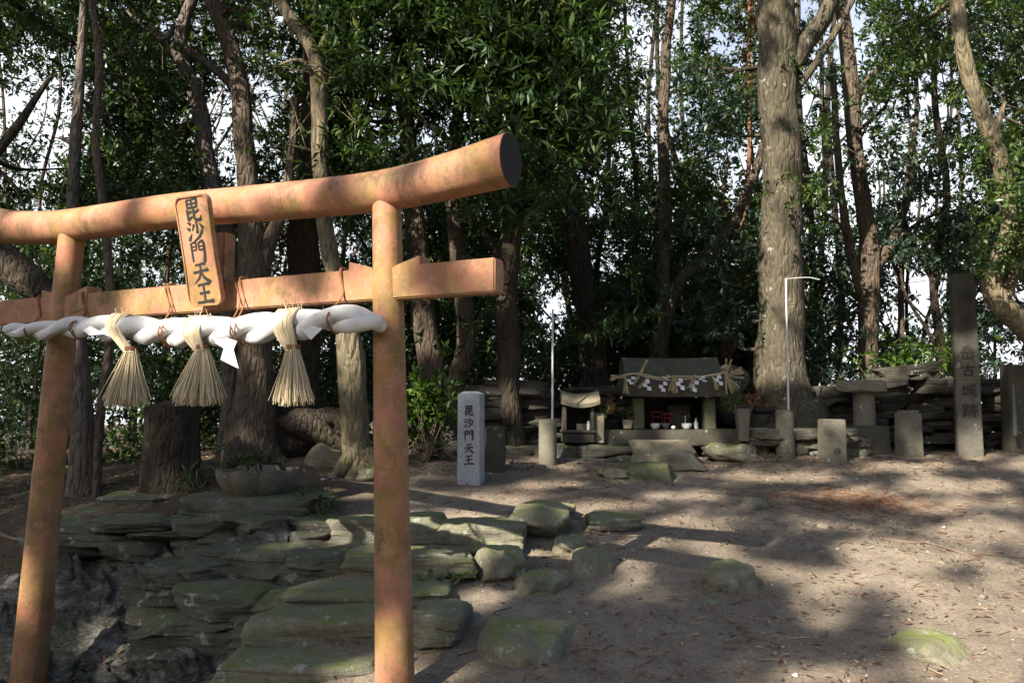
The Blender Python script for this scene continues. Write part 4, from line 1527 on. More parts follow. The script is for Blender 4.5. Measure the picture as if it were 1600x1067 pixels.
def tree(name, label, cat, bark, stems, Y, layer, leafmat, L=.11, per=8, wr=.30, group=None, ext=2.5, base_in=True, seed=0):
    """stems: list of polylines of (px, py, width px[, depth offset]); the first is the main trunk, base first"""
    mbt = MB()
    paths = []
    for si, stl in enumerate(stems):
        rows = []
        for q in stl:
            Yq = Y + (q[3] if len(q) > 3 else 0)
            p = P(q[0], q[1], Yq)
            rows.append((*p, M(q[2], Yq) / 2))
        rows = np.array(rows)
        if si == 0 and base_in:
            rows[0, 2] = min(rows[0, 2], g1(rows[0, 0], rows[0, 1]) - 0.08)
        if stl[-1][1] <= 5 and ext:
            d = rows[-1, :3] - rows[-2, :3]
            d = d / np.linalg.norm(d)
            rows = np.vstack([rows, np.append(rows[-1, :3] + d * ext * .5 + np.array([0, 0, .1]), rows[-1, 3] * .75), np.append(rows[-1, :3] + d * ext + np.array([0.1, .1, .3]), rows[-1, 3] * .4)])
        sp = spline(rows, 7)
        sp[:, 3] = np.maximum(sp[:, 3], 0.004)
        pts = sp[:, :3]
        seg_ = 22 if rows[:, 3].max() > .1 else (14 if rows[:, 3].max() > .04 else 8)
        jit = 0.25 * sp[:, 3][:, None] * np.stack([fbm(pts * 2.1 + 5 + seed, 2), fbm(pts * 2.1 + 40 + seed, 2), np.zeros(len(pts))], 1)
        V, Qd = tube_vf(pts + jit, sp[:, 3], seg_, wob=0.16, wobf=7, seed=seed + si)
        mbt.add(V, Qd)
        paths.append(sp)
    TREES.append(dict(name=name, label=label, cat=cat, bark=bark, mb=mbt, paths=paths, layer=layer, leaf=leafmat, L=L, per=per, wr=wr, group=group, Y=Y, pts=[], seed=seed))
    return TREES[-1]


tree("giant_tree", "giant straight grey trunk blotched with lichen, behind the wire-armed pole", "tree", 'bark_giant',
     [[(1222, 668, 150), (1222, 650, 118), (1220, 625, 92), (1219, 590, 80), (1219, 500, 70), (1219, 400, 65), (1219, 300, 61), (1220, 200, 60), (1215, 100, 60), (1211, 0, 57)],
      [(1236, 105, 34), (1256, 72, 32), (1282, 35, 28), (1302, -5, 26)], [(1236, 150, 14), (1268, 110, 12), (1300, 60, 11), (1330, 5, 9)],
      [(1236, 640, 40, -.15), (1262, 655, 34, -.2), (1292, 670, 22, -.25)], [(1200, 640, 40, -.15), (1180, 662, 30, -.25), (1168, 680, 20, -.3)], [(1225, 645, 40, -.3), (1232, 668, 30, -.45), (1238, 684, 16, -.5)]],
     11.0, 'mid', 'leaf_blue', .11, seed=1)
tree("leaning_tree", "sunlit yellowish tree leaning in from the edge beside the tall stele", "tree", 'bark_pale',
     [[(1720, 640, 50), (1660, 580, 46), (1600, 508, 38), (1564, 474, 36), (1550, 446, 32), (1560, 405, 26), (1576, 350, 24), (1566, 265, 25), (1542, 195, 26), (1514, 120, 24), (1500, 55, 23), (1496, -5, 22)],
      [(1562, 474, 28), (1580, 435, 20), (1592, 395, 17), (1612, 350, 14)], [(1552, 215, 15), (1562, 185, 10), (1570, 160, 6)], [(1605, 515, 16), (1650, 470, 13), (1700, 420, 10)]],
     9.6, 'right', 'leaf_mid', .085, 9, .34, seed=2)
tree("forked_tree", "forked trunk with a sunlit flank rising behind the mushroom-shaped pedestal", "tree", 'bark_brown',
     [[(1356, 640, 34), (1357, 560, 30), (1358, 480, 30), (1358, 420, 32), (1356, 370, 28), (1346, 300, 25), (1334, 210, 24), (1330, 140, 26), (1322, 60, 22), (1314, -5, 20)],
      [(1352, 470, 18), (1335, 420, 15), (1322, 360, 14), (1314, 300, 12), (1306, 200, 11), (1302, 100, 9)], [(1366, 420, 17), (1386, 392, 17), (1402, 360, 14), (1416, 320, 12), (1430, 260, 9)],
      [(1342, 150, 13), (1360, 120, 11), (1385, 95, 8)], [(1392, 385, 8), (1420, 360, 7), (1450, 340, 5), (1478, 330, 4)]],
     13.0, 'right', 'leaf_blue', .12, seed=3)
tree("slender_tree", "slender twisted tree with reddish sunlit lower stem left of the giant trunk", "tree", 'bark_red',
     [[(1128, 620, 20), (1134, 555, 18), (1146, 500, 17), (1160, 430, 14), (1168, 390, 12), (1160, 360, 9), (1168, 300, 8), (1172, 200, 7), (1170, 60, 6), (1172, -5, 6)]], 13.5, 'mid', 'leaf_olive', .08, 9, .4, seed=4)
tree("bent_tree", "dark trunk sending one long limb slanting up behind the giant trunk", "tree", 'bark_brown',
     [[(1022, 640, 36), (1030, 560, 28), (1042, 490, 25), (1062, 440, 21), (1100, 400, 19), (1140, 355, 17), (1172, 290, 15), (1196, 215, 13), (1215, 130, 11)],
      [(1040, 500, 26), (1036, 420, 22), (1040, 320, 20), (1036, 200, 18), (1040, 90, 16), (1050, -5, 14)], [(1125, 372, 9), (1128, 320, 7), (1138, 250, 5)]], 13.2, 'mid', 'leaf_mid', .09, 9, .36, seed=5)
tree("dark_tree", "dark straight trunk between the small altar and the main shrine's roof", "tree", 'bark_dark',
     [[(932, 640, 50), (928, 590, 44), (922, 520, 38), (912, 450, 36), (904, 380, 34), (892, 300, 30), (880, 200, 26), (872, 100, 22), (868, -5, 20)],
      [(905, 400, 16), (880, 350, 13), (870, 300, 10), (862, 230, 8)], [(884, 230, 13), (910, 170, 11), (925, 110, 9), (935, 50, 8)], [(876, 120, 14), (910, 75, 12), (890, 50, 9), (850, 52, 7)]],
     12.2, 'mid', 'leaf_dark', seed=6)
tree("laurel_tree", "dense long-leaved laurel whose dark boughs spread above the torii's top beam", "tree", 'bark_dark',
     [[(806, 650, 48), (796, 590, 38), (790, 500, 34), (792, 420, 33), (802, 330, 32), (812, 240, 26), (800, 150, 22), (770, 60, 18), (750, -5, 14)],
      [(800, 345, 20), (760, 280, 15), (700, 220, 12), (640, 170, 9), (580, 120, 6)], [(806, 300, 16), (845, 220, 12), (880, 140, 9), (890, 60, 6)], [(796, 420, 16), (765, 380, 12), (740, 330, 9), (690, 290, 6)]],
     9.9, 'laurel', 'leaf_dark', .145, 9, .22, seed=7)
tree("twin_trunk_tree", "tree dividing into two smooth brown stems behind the sunlit pillar", "tree", 'bark_brown',
     [[(684, 680, 60), (676, 610, 44), (664, 520, 38), (656, 430, 36), (648, 350, 33), (640, 240, 28), (628, 120, 24), (620, -5, 20)],
      [(690, 640, 36), (722, 560, 32), (726, 480, 30), (716, 400, 26), (708, 300, 22), (716, 180, 18), (722, 60, 15)]], 10.4, 'laurel', 'leaf_dark', .13, 9, .24, seed=8)
tree("pale_tree", "smooth pale trunk with spreading roots close beside the sunlit pillar", "tree", 'bark_pale',
     [[(566, 756, 96), (562, 742, 72), (560, 715, 54), (558, 680, 46), (554, 620, 43), (549, 560, 44), (540, 500, 36), (526, 440, 30), (511, 380, 26), (505, 300, 24), (500, 220, 25), (498, 140, 27), (488, 80, 22), (462, 40, 20), (432, -5, 18)],
      [(556, 705, 30, -.1), (536, 730, 24, -.15), (518, 750, 14, -.2)], [(575, 705, 30, -.1), (590, 730, 22, -.15), (604, 752, 12, -.2)], [(500, 78, 12), (508, 58, 9), (514, 40, 7)]],
     8.5, 'near', 'leaf_mid', .10, seed=9)
tree("massive_dark_tree", "massive dark furrowed trunk behind the plaque, rising past the lotus basin", "tree", 'bark_brown',
     [[(392, 745, 120), (392, 715, 92), (394, 670, 72), (397, 600, 58), (398, 520, 54), (398, 430, 50), (392, 350, 38), (384, 270, 32), (380, 200, 31), (372, 130, 29), (352, 50, 28), (332, -5, 26)],
      [(380, 170, 18), (366, 140, 15), (340, 112, 14), (302, 84, 13), (262, 66, 11), (238, 60, 8)], [(404, 440, 30), (420, 385, 26), (440, 330, 20), (455, 250, 16), (462, 150, 12)]], 8.9, 'near', 'leaf_dark', .09, seed=10)
tree("crooked_tree", "crooked grey-brown trunk bending left above the name plaque", "tree", 'bark_grey',
     [[(356, 735, 46), (362, 660, 40), (364, 560, 36), (362, 460, 34), (352, 380, 32), (338, 310, 31), (322, 240, 28), (312, 165, 27), (290, 110, 22), (268, 78, 18), (240, 48, 14), (210, 30, 9)],
      [(284, 100, 22), (282, 60, 20), (290, 25, 19), (304, -5, 17)], [(258, 66, 10), (270, 45, 8), (284, 38, 6)]], 9.2, 'near', 'leaf_dark', .09, seed=11)
tree("dark_trunk_tree", "straight dark trunk between the massive trunk and the pale one", "tree", 'bark_dark',
     [[(478, 690, 80), (474, 650, 60), (472, 560, 52), (472, 450, 50), (476, 360, 48), (480, 270, 38), (486, 150, 30), (490, -5, 26)]], 9.9, 'near', 'leaf_mid', .10, seed=12)
tree("thin_tree", "thin upright pale-barked stem just beside the shaded torii pillar", "tree", 'bark_brown',
     [[(150, 795, 15), (152, 730, 13), (158, 640, 14), (170, 560, 15), (172, 450, 14), (162, 330, 14), (150, 220, 12), (155, 100, 12), (143, -5, 11)]], 7.9, 'left', 'leaf_dark', .085, seed=13)
tree("root_flared_tree", "stout trunk with flared roots half hidden by the shaded torii pillar", "tree", 'bark_grey',
     [[(126, 800, 72), (126, 770, 50), (128, 700, 38), (126, 620, 33), (118, 500, 27), (112, 380, 20), (116, 260, 18), (124, 150, 15), (130, 40, 12), (132, -5, 11)]], 8.1, 'left', 'leaf_dark', .085, seed=14)
tree("heavy_limbed_tree", "dark tree at the edge with a heavy limb slanting down towards the torii", "tree", 'bark_dark',
     [[(-120, 830, 110), (-110, 700, 90), (-95, 560, 84), (-80, 450, 80), (-60, 330, 66), (-50, 200, 50), (-40, 60, 40), (-30, -5, 34)], [(-80, 360, 62), (-20, 395, 58), (40, 436, 50), (85, 468, 34), (120, 500, 18)],
      [(-60, 300, 24), (0, 232, 16), (30, 195, 13), (58, 152, 9), (80, 120, 6)], [(-50, 250, 16), (-10, 262, 9), (22, 290, 6), (40, 330, 4)]], 7.8, 'left', 'leaf_dark', .085, seed=15)

# slim trees filling the wood behind
FILL = []
frnd = random.Random(77)
zones = [(-150, 110, 7), (180, 330, 5), (420, 640, 5), (640, 900, 7), (940, 1180, 7), (1250, 1330, 4), (1390, 1500, 5), (1530, 1720, 5)]
zlab = ["slim dark tree in the thicket beyond the shaded torii pillar", "slim dark tree in the wood beyond the broken stump", "slim tree in the wood between the massive trunk and the sunlit pillar",
        "slim dark tree in the wood above the wall by the granite pillar", "slim tree in the wood behind the main shrine", "slim tree just beyond the giant trunk and the wall",
        "thin stem against bright sky between the forked tree and the tall stele", "slim tree against the sky beyond the leaning sunlit tree"]
for zi, (x0, x1, n) in enumerate(zones):
    for k in range(n):
        Y = frnd.uniform(12.8, 21)
        px0 = x0 + (x1 - x0) * (k + frnd.uniform(.15, .85)) / n
        w = frnd.uniform(.07, .2) * F / Y
        ln = frnd.uniform(-60, 60)
        rows = []
        for j, py in enumerate((660, 560, 440, 300, 160, -5)):
            rows.append((px0 + ln * j / 5 + frnd.uniform(-14, 14), py, w * (1 - .1 * j)))
        stems = [rows]
        for b in range(3):
            j = frnd.randint(1, 3)
            sg = frnd.choice((-1, 1))
            p0 = rows[j]
            stems.append([(p0[0], p0[1], w * .5), (p0[0] + sg * 22, p0[1] - 45, w * .38), (p0[0] + sg * frnd.uniform(40, 80), p0[1] - 110, w * .28), (p0[0] + sg * frnd.uniform(50, 120), p0[1] - 190, w * .15)])
        tree("slim_tree", zlab[zi], "tree", frnd.choice(('bark_dark', 'bark_dark', 'bark_brown')), stems, Y, 'far', frnd.choice(('leaf_dark', 'leaf_blue', 'leaf_blue', 'leaf_mid', 'leaf_olive')), frnd.choice((.10, .12, .14)), 7, frnd.choice((.28, .36, .42)),
             "slim trees: " + zlab[zi].split(' ', 2)[2], seed=30 + zi * 9 + k)

# ---- foliage density in the view; sky gaps keep their places
GAPS = [(866, 480, 46, 78), (1440, 480, 60, 60), (1580, 560, 40, 60), (1330, 40, 50, 50), (960, 40, 40, 30), (1130, 60, 30, 40), (1130, 300, 24, 40), (60, 330, 40, 30), (230, 260, 20, 40), (1000, 170, 26, 24), (10, 175, 34, 28), (15, 290, 22, 26), (888, 75, 28, 22), (1352, 60, 34, 52), (1410, 455, 36, 70), (1560, 540, 34, 44), (1470, 505, 26, 44), (1480, 560, 50, 30), (1445, 430, 20, 40), (1030, 70, 40, 22),
        (430, 560, 12, 46), (295, 30, 24, 22), (1262, 250, 10, 40), (1348, 230, 14, 26), (1170, 230, 8, 30), (340, 180, 10, 30), (640, 400, 8, 40), (1545, 180, 24, 16), (1300, 400, 30, 30), (1580, 175, 18, 14), (1250, 20, 12, 20), (60, 600, 10, 16), (985, 460, 14, 16)]


def gapmask(px, py):
    k = np.ones(len(px))
    for (cx, cy, rx, ry) in GAPS:
        k = np.minimum(k, np.clip(((px - cx) / rx) ** 2 + ((py - cy) / ry) ** 2, 0.0, 1.0) ** 1.5)
    return k


def sample_view(n, x0, x1, y0, y1, Ya, Yb, thr, freq, seed):
    rs = np.random.RandomState(seed)
    px = rs.uniform(x0, x1, n)
    py = rs.uniform(y0, y1, n)
    Y = rs.uniform(Ya, Yb, n)
    u = (px - 800) / F
    v = (533.5 - py) / F
    d = np.stack([u, CP - v * SP_, SP_ + v * CP], 1)
    p = d * (Y / d[:, 1])[:, None] + np.array([0, 0, E])
    nz = vnoise(p * freq + seed) * .65 + vnoise(p * freq * 2.7 + seed) * .35
    keep = (nz > thr) & (rs.rand(n) < gapmask(px, py))
    keep &= p[:, 2] > gh(p[:, 0], p[:, 1]) + 0.25
    keep &= ~(in_front(p) & (rs.rand(n) < .93))
    return p[keep]


KEY = [(t['Y'], p_) for t in TREES if t['layer'] != 'far' and t['name'] not in ('laurel_tree', 'slender_tree', 'leaning_tree') for p_ in t['paths'][:2]]


def in_front(p):
    px, py = project(p)
    hid = np.zeros(len(p), bool)
    for Yk, sp in KEY:
        kx, ky = project(sp[:, :3])
        kw = sp[:, 3] * F / sp[:, 1]
        o = np.argsort(ky)
        cx = np.interp(py, ky[o], kx[o], left=-9999, right=-9999)
        w = np.interp(py, ky[o], kw[o])
        hid |= (np.abs(px - cx) < w + 22) & (p[:, 1] < Yk + .25)
    return hid


LAY = {
    'left': [(3000, -160, 330, -140, 330, 8.0, 11.0, .53, 1.1, 1), (1300, -160, 420, 300, 640, 9.5, 12.5, .55, 1.2, 2)],
    'near': [(1900, 170, 560, -140, 330, 8.4, 11.5, .54, 1.1, 3), (700, 380, 700, 330, 620, 10, 12.5, .58, 1.2, 4)],
    'laurel': [(4800, 480, 930, -150, 330, 8.3, 11.0, .45, 1.0, 5), (700, 640, 1000, 300, 560, 10, 12, .57, 1.2, 6)],
    'mid': [(4400, 840, 1230, -150, 520, 11, 14.5, .54, 1.15, 7), (1300, 860, 1240, 440, 600, 13, 15.5, .55, 1.1, 8)],
    'right': [(3300, 1230, 1760, -150, 420, 9.8, 13.5, .55, 1.15, 9), (900, 1240, 1760, 380, 600, 12.5, 15, .57, 1.1, 10), (190, 1530, 1680, 225, 420, 8.7, 10.2, .45, 1.4, 20)],
    'far': [(7500, -200, 1800, -160, 600, 14.5, 22, .51, .95, 11), (2400, -200, 760, 560, 720, 12.5, 18, .48, .8, 12), (3600, 560, 1240, 300, 640, 14.5, 19, .49, 1.1, 13),
            (2000, 1240, 1760, 330, 620, 15, 20, .51, 1.1, 14), (2900, -160, 600, 300, 640, 13, 18, .47, 1.1, 15), (1500, 560, 1240, 430, 640, 16, 21, .42, 1.2, 16)],
}
leafcount = 0
for lay, specs in LAY.items():
    tr = [t for t in TREES if t['layer'] == lay]
    pts = np.concatenate([sample_view(*s) for s in specs])
    # nearest tree by its upper stem
    anc = []
    for t in tr:
        p = t['paths'][0]
        anc.append(p[int(len(p) * .65), :2])
    anc = np.array(anc)
    dd = np.linalg.norm((pts[:, None, :2] - anc[None]) * np.array([1, .55]), axis=2)
    own = dd.argmin(1)
    for i, t in enumerate(tr):
        t['pts'] = pts[own == i]
for ti, t in enumerate(TREES):
    sp = t['paths'][0]
    root = thing(t['name'], t['label'], t['cat'], (sp[0, 0], sp[0, 1], sp[0, 2]), t['group'])
    C = t['pts']
    rs = np.random.RandomState(900 + ti)
    if len(C) > 8:
        # boughs reaching into the crown
        nb = min(26, 6 + len(C) // 70)
        allp = np.concatenate([p_[len(p_) // 4:] for p_ in t['paths']])
        for k in rs.choice(len(C), nb, replace=False):
            e = C[k]
            below = allp[allp[:, 2] < e[2] - 0.15]
            if len(below) == 0:
                continue
            j = np.linalg.norm(below[:, :3] - e, axis=1).argmin()
            a = below[j]
            ln = np.linalg.norm(a[:3] - e)
            if ln > 3.0:
                continue
            mid = (a[:3] + e) / 2 + np.array([rs.uniform(-.2, .2), rs.uniform(-.2, .2), -0.06 * ln + rs.uniform(-.15, .15)])
            rws = spline(np.array([[*a[:3], min(a[3] * .45, .035)], [*mid, min(a[3] * .35, .022)], [*e, .006]]), 6)
            V, Q = tube_vf(rws[:, :3], rws[:, 3], 6, wob=.15, seed=k)
            t['mb'].add(V, Q)
            for q in range(3):                 # twigs
                s0 = rws[rs.randint(4, len(rws) - 1)]
                near = C[np.linalg.norm(C - s0[:3], axis=1).argsort()[rs.randint(1, min(12, len(C)))]]
                if np.linalg.norm(near - s0[:3]) < 1.2:
                    V, Q = tube_vf(np.array([s0[:3], (s0[:3] + near) / 2 + rs.uniform(-.05, .05, 3), near]), np.array([.008, .006, .003]), 5)
                    t['mb'].add(V, Q)
    link("trunk", t['mb'].mesh("trunk", 70), MT[t['bark']], root)
    nleaf0 = leafcount
    if len(C) > 3:
        # every sampled point is a spray of several whorls
        ns = 5
        Cs = np.repeat(C, ns, 0) + rs.normal(size=(len(C) * ns, 3)) * np.array([.16, .16, .09]) * (t['L'] / .11)
        D = rs.normal(size=Cs.shape) * .5 + np.array([0, -.15, .35])
        D /= np.linalg.norm(D, axis=1)[:, None]
        V, Q, A = leaf_arrays(Cs, D, t['per'], t['L'], t['wr'], rs, 0.9, 0.5)
        leafcount += len(Q)
        link("crown", mesh_np("crown", V, Q, A), MT[t['leaf']], root)
print("leaves in view", leafcount)

# ------------------------------------------------------------------ broken stump
sp0 = P(268, 772, 8.0)
mb = MB()
rows = []
for (x, y, w) in ((270, 785, 132), (270, 770, 112), (268, 745, 92), (268, 710, 84), (268, 670, 82), (267, 640, 84), (266, 632, 82)):
    rows.append((*P(x, y, 8.0), M(w, 8.0) / 2))
rows = spline(np.array(rows), 6)
V, Q = tube_vf(rows[:, :3], rows[:, 3], 40, wob=.22, wobf=5, seed=4)
V = np.array(V)
topi = slice(len(V) - 40, len(V))
V[topi, 2] += 0.09 * fbm(V[topi] * 9, 2)
mb.add(V, Q)
for (pts) in ([(250, 735, 30), (232, 760, 24), (212, 780, 12)], [(290, 735, 34), (315, 762, 24), (335, 778, 12)], [(272, 740, 30), (276, 768, 22), (280, 786, 12)]):
    rr = np.array([(*P(x, y, 7.85), M(w, 7.85) / 2) for x, y, w in pts])
    rr = spline(rr, 6)
    V, Q = tube_vf(rr[:, :3], rr[:, 3], 14, wob=.2, seed=6)
    mb.add(V, Q)
single("tree_stump", mb.mesh("tree_stump", 60), MT['bark_dark'], "broad broken-off tree stump with spreading roots behind the retaining wall", "stump")
mb = MB()
V, Q = rock_vf(P(465, 680, 9.3), (1.1, .7, .55), .1, .05, .05, 88, 2.4, .25, 14, 0)
mb.add(V, Q)
for pts in ([(430, 660, 26), (470, 668, 34), (520, 690, 26), (548, 705, 14)], [(470, 650, 30), (500, 672, 30), (530, 695, 16)], [(440, 670, 24), (432, 690, 22), (428, 712, 14)]):
    rr = np.array([(*P(x, y, 9.0), M(w, 9.0) / 2) for x, y, w in pts])
    rr = spline(rr, 6)
    V, Q = tube_vf(rr[:, :3], rr[:, 3], 12, wob=.2, seed=9)
    mb.add(V, Q)
single("root_mound", mb.mesh("root_mound", 60), MT['bark_dark'], "brown mound of old roots behind the lotus basin", "root mound")

# ------------------------------------------------------------------ main stone shrine
YS = 9.9
def PX(px, py, dY=0.0):
    return P(px, py, YS + dY)


def slab(name, x0, x1, y0, y1, Yf, depth, mat, parent=None, bev=.012, noise=.008, seed=0, top=1.0, rz=0.0):
    """block whose front face spans the pixel rectangle at depth Yf"""
    b = P((x0 + x1) / 2, y1, Yf)
    t = P((x0 + x1) / 2, y0, Yf)
    me = box_me(name, M(x1 - x0, Yf), depth, t[2] - b[2], bev, top, 1.0, noise=noise, seed=seed, sub=3)
    place(me, (b[0], b[1] + depth / 2, b[2]), rz)
    return link(name, me, mat, parent)


sc = P(1052, 695, YS)
shr = thing("stone_shrine", "dark roofed stone shrine hung with straw rope, holding bowls and bottles", "shrine", (sc[0], sc[1] + .4, sc[2]))
slab("base", 944, 1158, 671, 697, YS, 0.85, MT['dark_stone'], shr, .014, .01, 2)
zb_ = P(1052, 671, YS)[2]
slab("pillar", 990, 1007, 621, 670.7, YS + .12, 0.17, MT['green_stone'], shr, .01, .004, 3)
slab("pillar", 1102, 1119, 621, 670.7, YS + .12, 0.17, MT['green_stone'], shr, .01, .004, 4)
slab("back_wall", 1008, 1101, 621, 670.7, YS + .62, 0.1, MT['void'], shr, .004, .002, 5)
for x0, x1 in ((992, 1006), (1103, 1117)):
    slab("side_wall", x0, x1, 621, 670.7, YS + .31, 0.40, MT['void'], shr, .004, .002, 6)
slab("inner_tablet", 1045, 1079, 632, 670.6, YS + .45, 0.1, MT['dark_stone'], shr, .008, .003, 7)
# roof: thick eave, sloping planes up to a ridge
x0w, x1w = P(979, 610, YS)[0], P(1133, 610, YS)[0]
ze0, ze1, zr = P(0, 619.5, YS)[2], P(0, 604, YS)[2], P(0, 560, YS + .42)[2]
sec = [(YS - .04, ze0), (YS - .05, ze1), (YS + .12, ze1 + (zr - ze1) * .42), (YS + .30, ze1 + (zr - ze1) * .86), (YS + .36, zr), (YS + .50, zr), (YS + .56, ze1 + (zr - ze1) * .86), (YS + .75, ze1 + (zr - ze1) * .42), (YS + .92, ze1), (YS + .90, ze0)]
V, Q = [], []
nst = 13
for i in range(nst):
    t = i / (nst - 1)
    k = (2 * t - 1) ** 2
    for (y, z) in sec:
        V.append((x0w + (x1w - x0w) * t, y, z + .010 * k))
V = np.array(V)
V = V + np.stack([fbm(V * 6 + o, 2) for o in (0, 9, 20)], 1) * .008
m_ = len(sec)
for i in range(nst - 1):
    for j in range(m_):
        k2 = (j + 1) % m_
        Q.append((i * m_ + j, i * m_ + k2, (i + 1) * m_ + k2, (i + 1) * m_ + j))
Q.append(tuple(range(m_ - 1, -1, -1)))
Q.append(tuple((nst - 1) * m_ + j for j in range(m_)))
mb = MB()
mb.add(V, [tuple(reversed(f)) for f in Q])
link("roof", mb.mesh("roof", 35), MT['dark_stone'], shr)
mb = MB()
V, Q = rock_vf(P(1143, 596, YS + .85), (.42, .35, .42), .1, 0, .1, 45, 2.8, .12, 14, 0)
mb.add(V, Q)
V, Q = rock_vf(P(1142, 640, YS + .7), (.6, .45, .42), .1, 0, .1, 46, 2.8, .14, 14, 0)
mb.add(V, Q)
single("boulder_stack", mb.mesh("boulder_stack", 60), MT['wall_stone'], "two rounded boulders stacked behind the end of the shrine roof", "boulders")

# steps in front of the shrine
SST = [("shrine_step", 990, 1103, 689.5, 709, YS - .32, .34, 'buff_stone', "sunlit block step directly under the shrine's base"),
       ("shrine_step", 973, 1106, 708, 729, YS - .62, .34, 'old_stone', "wide brown block step in the middle of the shrine's stair"),
       ("shrine_step", 976, 1064, 727, 757, YS - 1.25, .45, 'green_stone', "mossy green slab step lowest before the shrine")]
for i, (nm, x0, x1, y0, y1, Yf, dp, mt, lab) in enumerate(SST):
    b = P((x0 + x1) / 2, y1, Yf)
    t = P((x0 + x1) / 2, y0, Yf)
    mb = MB()
    V, Q = rock_vf((b[0], b[1] + dp / 2, (b[2] + t[2]) / 2 - .02), (M(x1 - x0, Yf), dp, t[2] - b[2] + .05), 0.03, 0.02, 0, 70 + i, 9.0, .05, 14, .03)
    mb.add(V, Q)
    single(nm, mb.mesh(nm, 40), MT[mt], lab, "stone step", "steps before the shrine")
mb = MB()
V, Q = rock_vf(P(960, 738, 8.8), (.34, .4, .10), .2, 0, .05, 12, 4, .12, 8)
mb.add(V, Q)
single("rock", mb.mesh("rock", 50), MT['rock'], "flat green stone touching the lowest shrine step", "rock", "rocks on the slope")

# offerings
def lathe_thing(name, px, pyb, Y, prof, mat, label, cat, group=None, seg=20):
    c = P(px, pyb, Y)
    c[2] = zb_ + 0.002
    V, Q = lathe_vf([(r * Y / F, z * Y / F) for r, z in prof], c, seg)
    mb = MB()
    mb.add(V, Q)
    return single(name, mb.mesh(name, 40), mat, label, cat, group)


BOWL = [(3.5, 0), (4.2, .6), (6.6, 3.5), (7.6, 8.6), (7.0, 8.6), (5.8, 4), (1.0, 2)]
lathe_thing("bowl", 1015, 0, YS + .2, BOWL, MT['ceramic'], "small white offering bowl in front of the red miniature gates", "bowl", "offering bowls in the shrine")
lathe_thing("bowl", 1030, 0, YS + .34, BOWL, MT['grey_ceramic'], "grey offering bowl set behind and between the white ones", "bowl", "offering bowls in the shrine")
lathe_thing("bowl", 1062, 0, YS + .18, [(4.4, 0), (4.8, .5), (7.4, 3.5), (8.4, 8.8), (7.8, 8.8), (6.4, 4), (1, 2)], MT['ceramic'], "largest white bowl in the middle, with a candle behind it", "bowl", "offering bowls in the shrine")
lathe_thing("cup", 1042, 0, YS + .14, [(2, 0), (3.4, 1.5), (3.6, 3.4), (2.6, 5), (.6, 5.6)], MT['ceramic'], "tiny round white cup between the bowls on the shrine base", "cup")
lathe_thing("bottle", 1076, 0, YS + .22, [(3.2, 0), (3.4, 1), (3.2, 10), (1.4, 13), (1.4, 16.5), (.4, 16.8)], MT['clear'], "clear pale bottle beside the largest white bowl", "bottle", "bottles in the shrine")
lathe_thing("bottle", 1089, 0, YS + .3, [(2.8, 0), (3, 1), (2.8, 8), (1.2, 10.5), (1.2, 13), (.4, 13.3)], MT['blue'], "dark blue bottle in the shade of the shrine", "bottle", "bottles in the shrine")
o = lathe_thing("bottle", 1098.5, 0, YS + .2, [(4, 0), (4.2, 1), (4.1, 9.5), (3.4, 10.5), (.4, 10.6)], MT['greenb'], "green labelled bottle with a white cap by the right post", "bottle", "bottles in the shrine")
o['label'] = "green labelled bottle with a white cap, last in the row"
c = P(1098.5, 0, YS + .2)
V, Q = lathe_vf([(r * 10 / F, z * 10 / F) for r, z in ((3.3, 10.7), (3.0, 13), (1.9, 14.5), (1.7, 17), (.4, 17.3))], (c[0], c[1], zb_ + .002), 16)
mb = MB()
mb.add(V, Q)
link("cap", mb.mesh("cap", 40), MT['ceramic'], o)
lathe_thing("candle", 1060, 0, YS + .36, [(1.6, 0), (1.6, 6), (.9, 6.2), (.9, 20), (.2, 20.5)], MT['ceramic'], "slim white candle behind the largest bowl", "candle")


def mini_torii(px, Y, wpx, hpx, label):
    c = P(px, 0, Y)
    z = zb_ + .002
    w, h = M(wpx, Y), M(hpx, Y)
    r = thing("red_gate", label, "miniature gate", (c[0], c[1], z), "red miniature gates in the shrine")
    for sg in (-1, 1):
        V, Q = tube_vf([(c[0] + sg * w * .36, c[1], z), (c[0] + sg * w * .34, c[1], z + h * .9)], [.009, .008], 8)
        mb = MB()
        mb.add(V, Q)
        link("post", mb.mesh("post", 50), MT['red'], r)
    for nm, zz, ww, tt in (("top_bar", h * .94, w * .5, .009), ("cross_bar", h * .66, w * .42, .007)):
        me = box_me(nm, ww * 2, tt * 2, tt * 2, .002)
        place(me, (c[0], c[1], z + zz - tt))
        link(nm, me, MT['red'], r)


mini_torii(1018, YS + .46, 20, 27, "red miniature gate close to the mossy post inside the shrine")
mini_torii(1034, YS + .40, 15, 24, "red miniature gate next to the grey inner tablet")


def vase(px0, px1, pyt, pyb, Y, topk, mat, label, sides=4, zfix=None):
    b = P((px0 + px1) / 2, pyb, Y)
    t = P((px0 + px1) / 2, pyt, Y)
    z0 = b[2] if zfix is None else zfix
    me = box_me("stone_vase", M(px1 - px0, Y) / topk, M(px1 - px0, Y) / topk * .9, t[2] - z0, .01, topk, noise=.004, sub=2)
    place(me, (b[0], b[1] + .06, z0))
    single("stone_vase", me, mat, label, "vase", "stone vases beside the shrines")
    return t


v1 = vase(930, 945, 645, 693, YS - .1, 1.12, MT['buff_stone'], "tall pale square vase between the small altar and the main shrine")
v2 = vase(973, 990, 656, 671, YS + .1, 1.45, MT['buff_stone'], "short flaring buff pot on the shrine base by the mossy post", zfix=zb_ + .002)
v3 = vase(1153, 1173, 638, 690, YS - .05, 1.25, MT['old_stone'], "grey tapering stone vase at the far end of the shrine base")


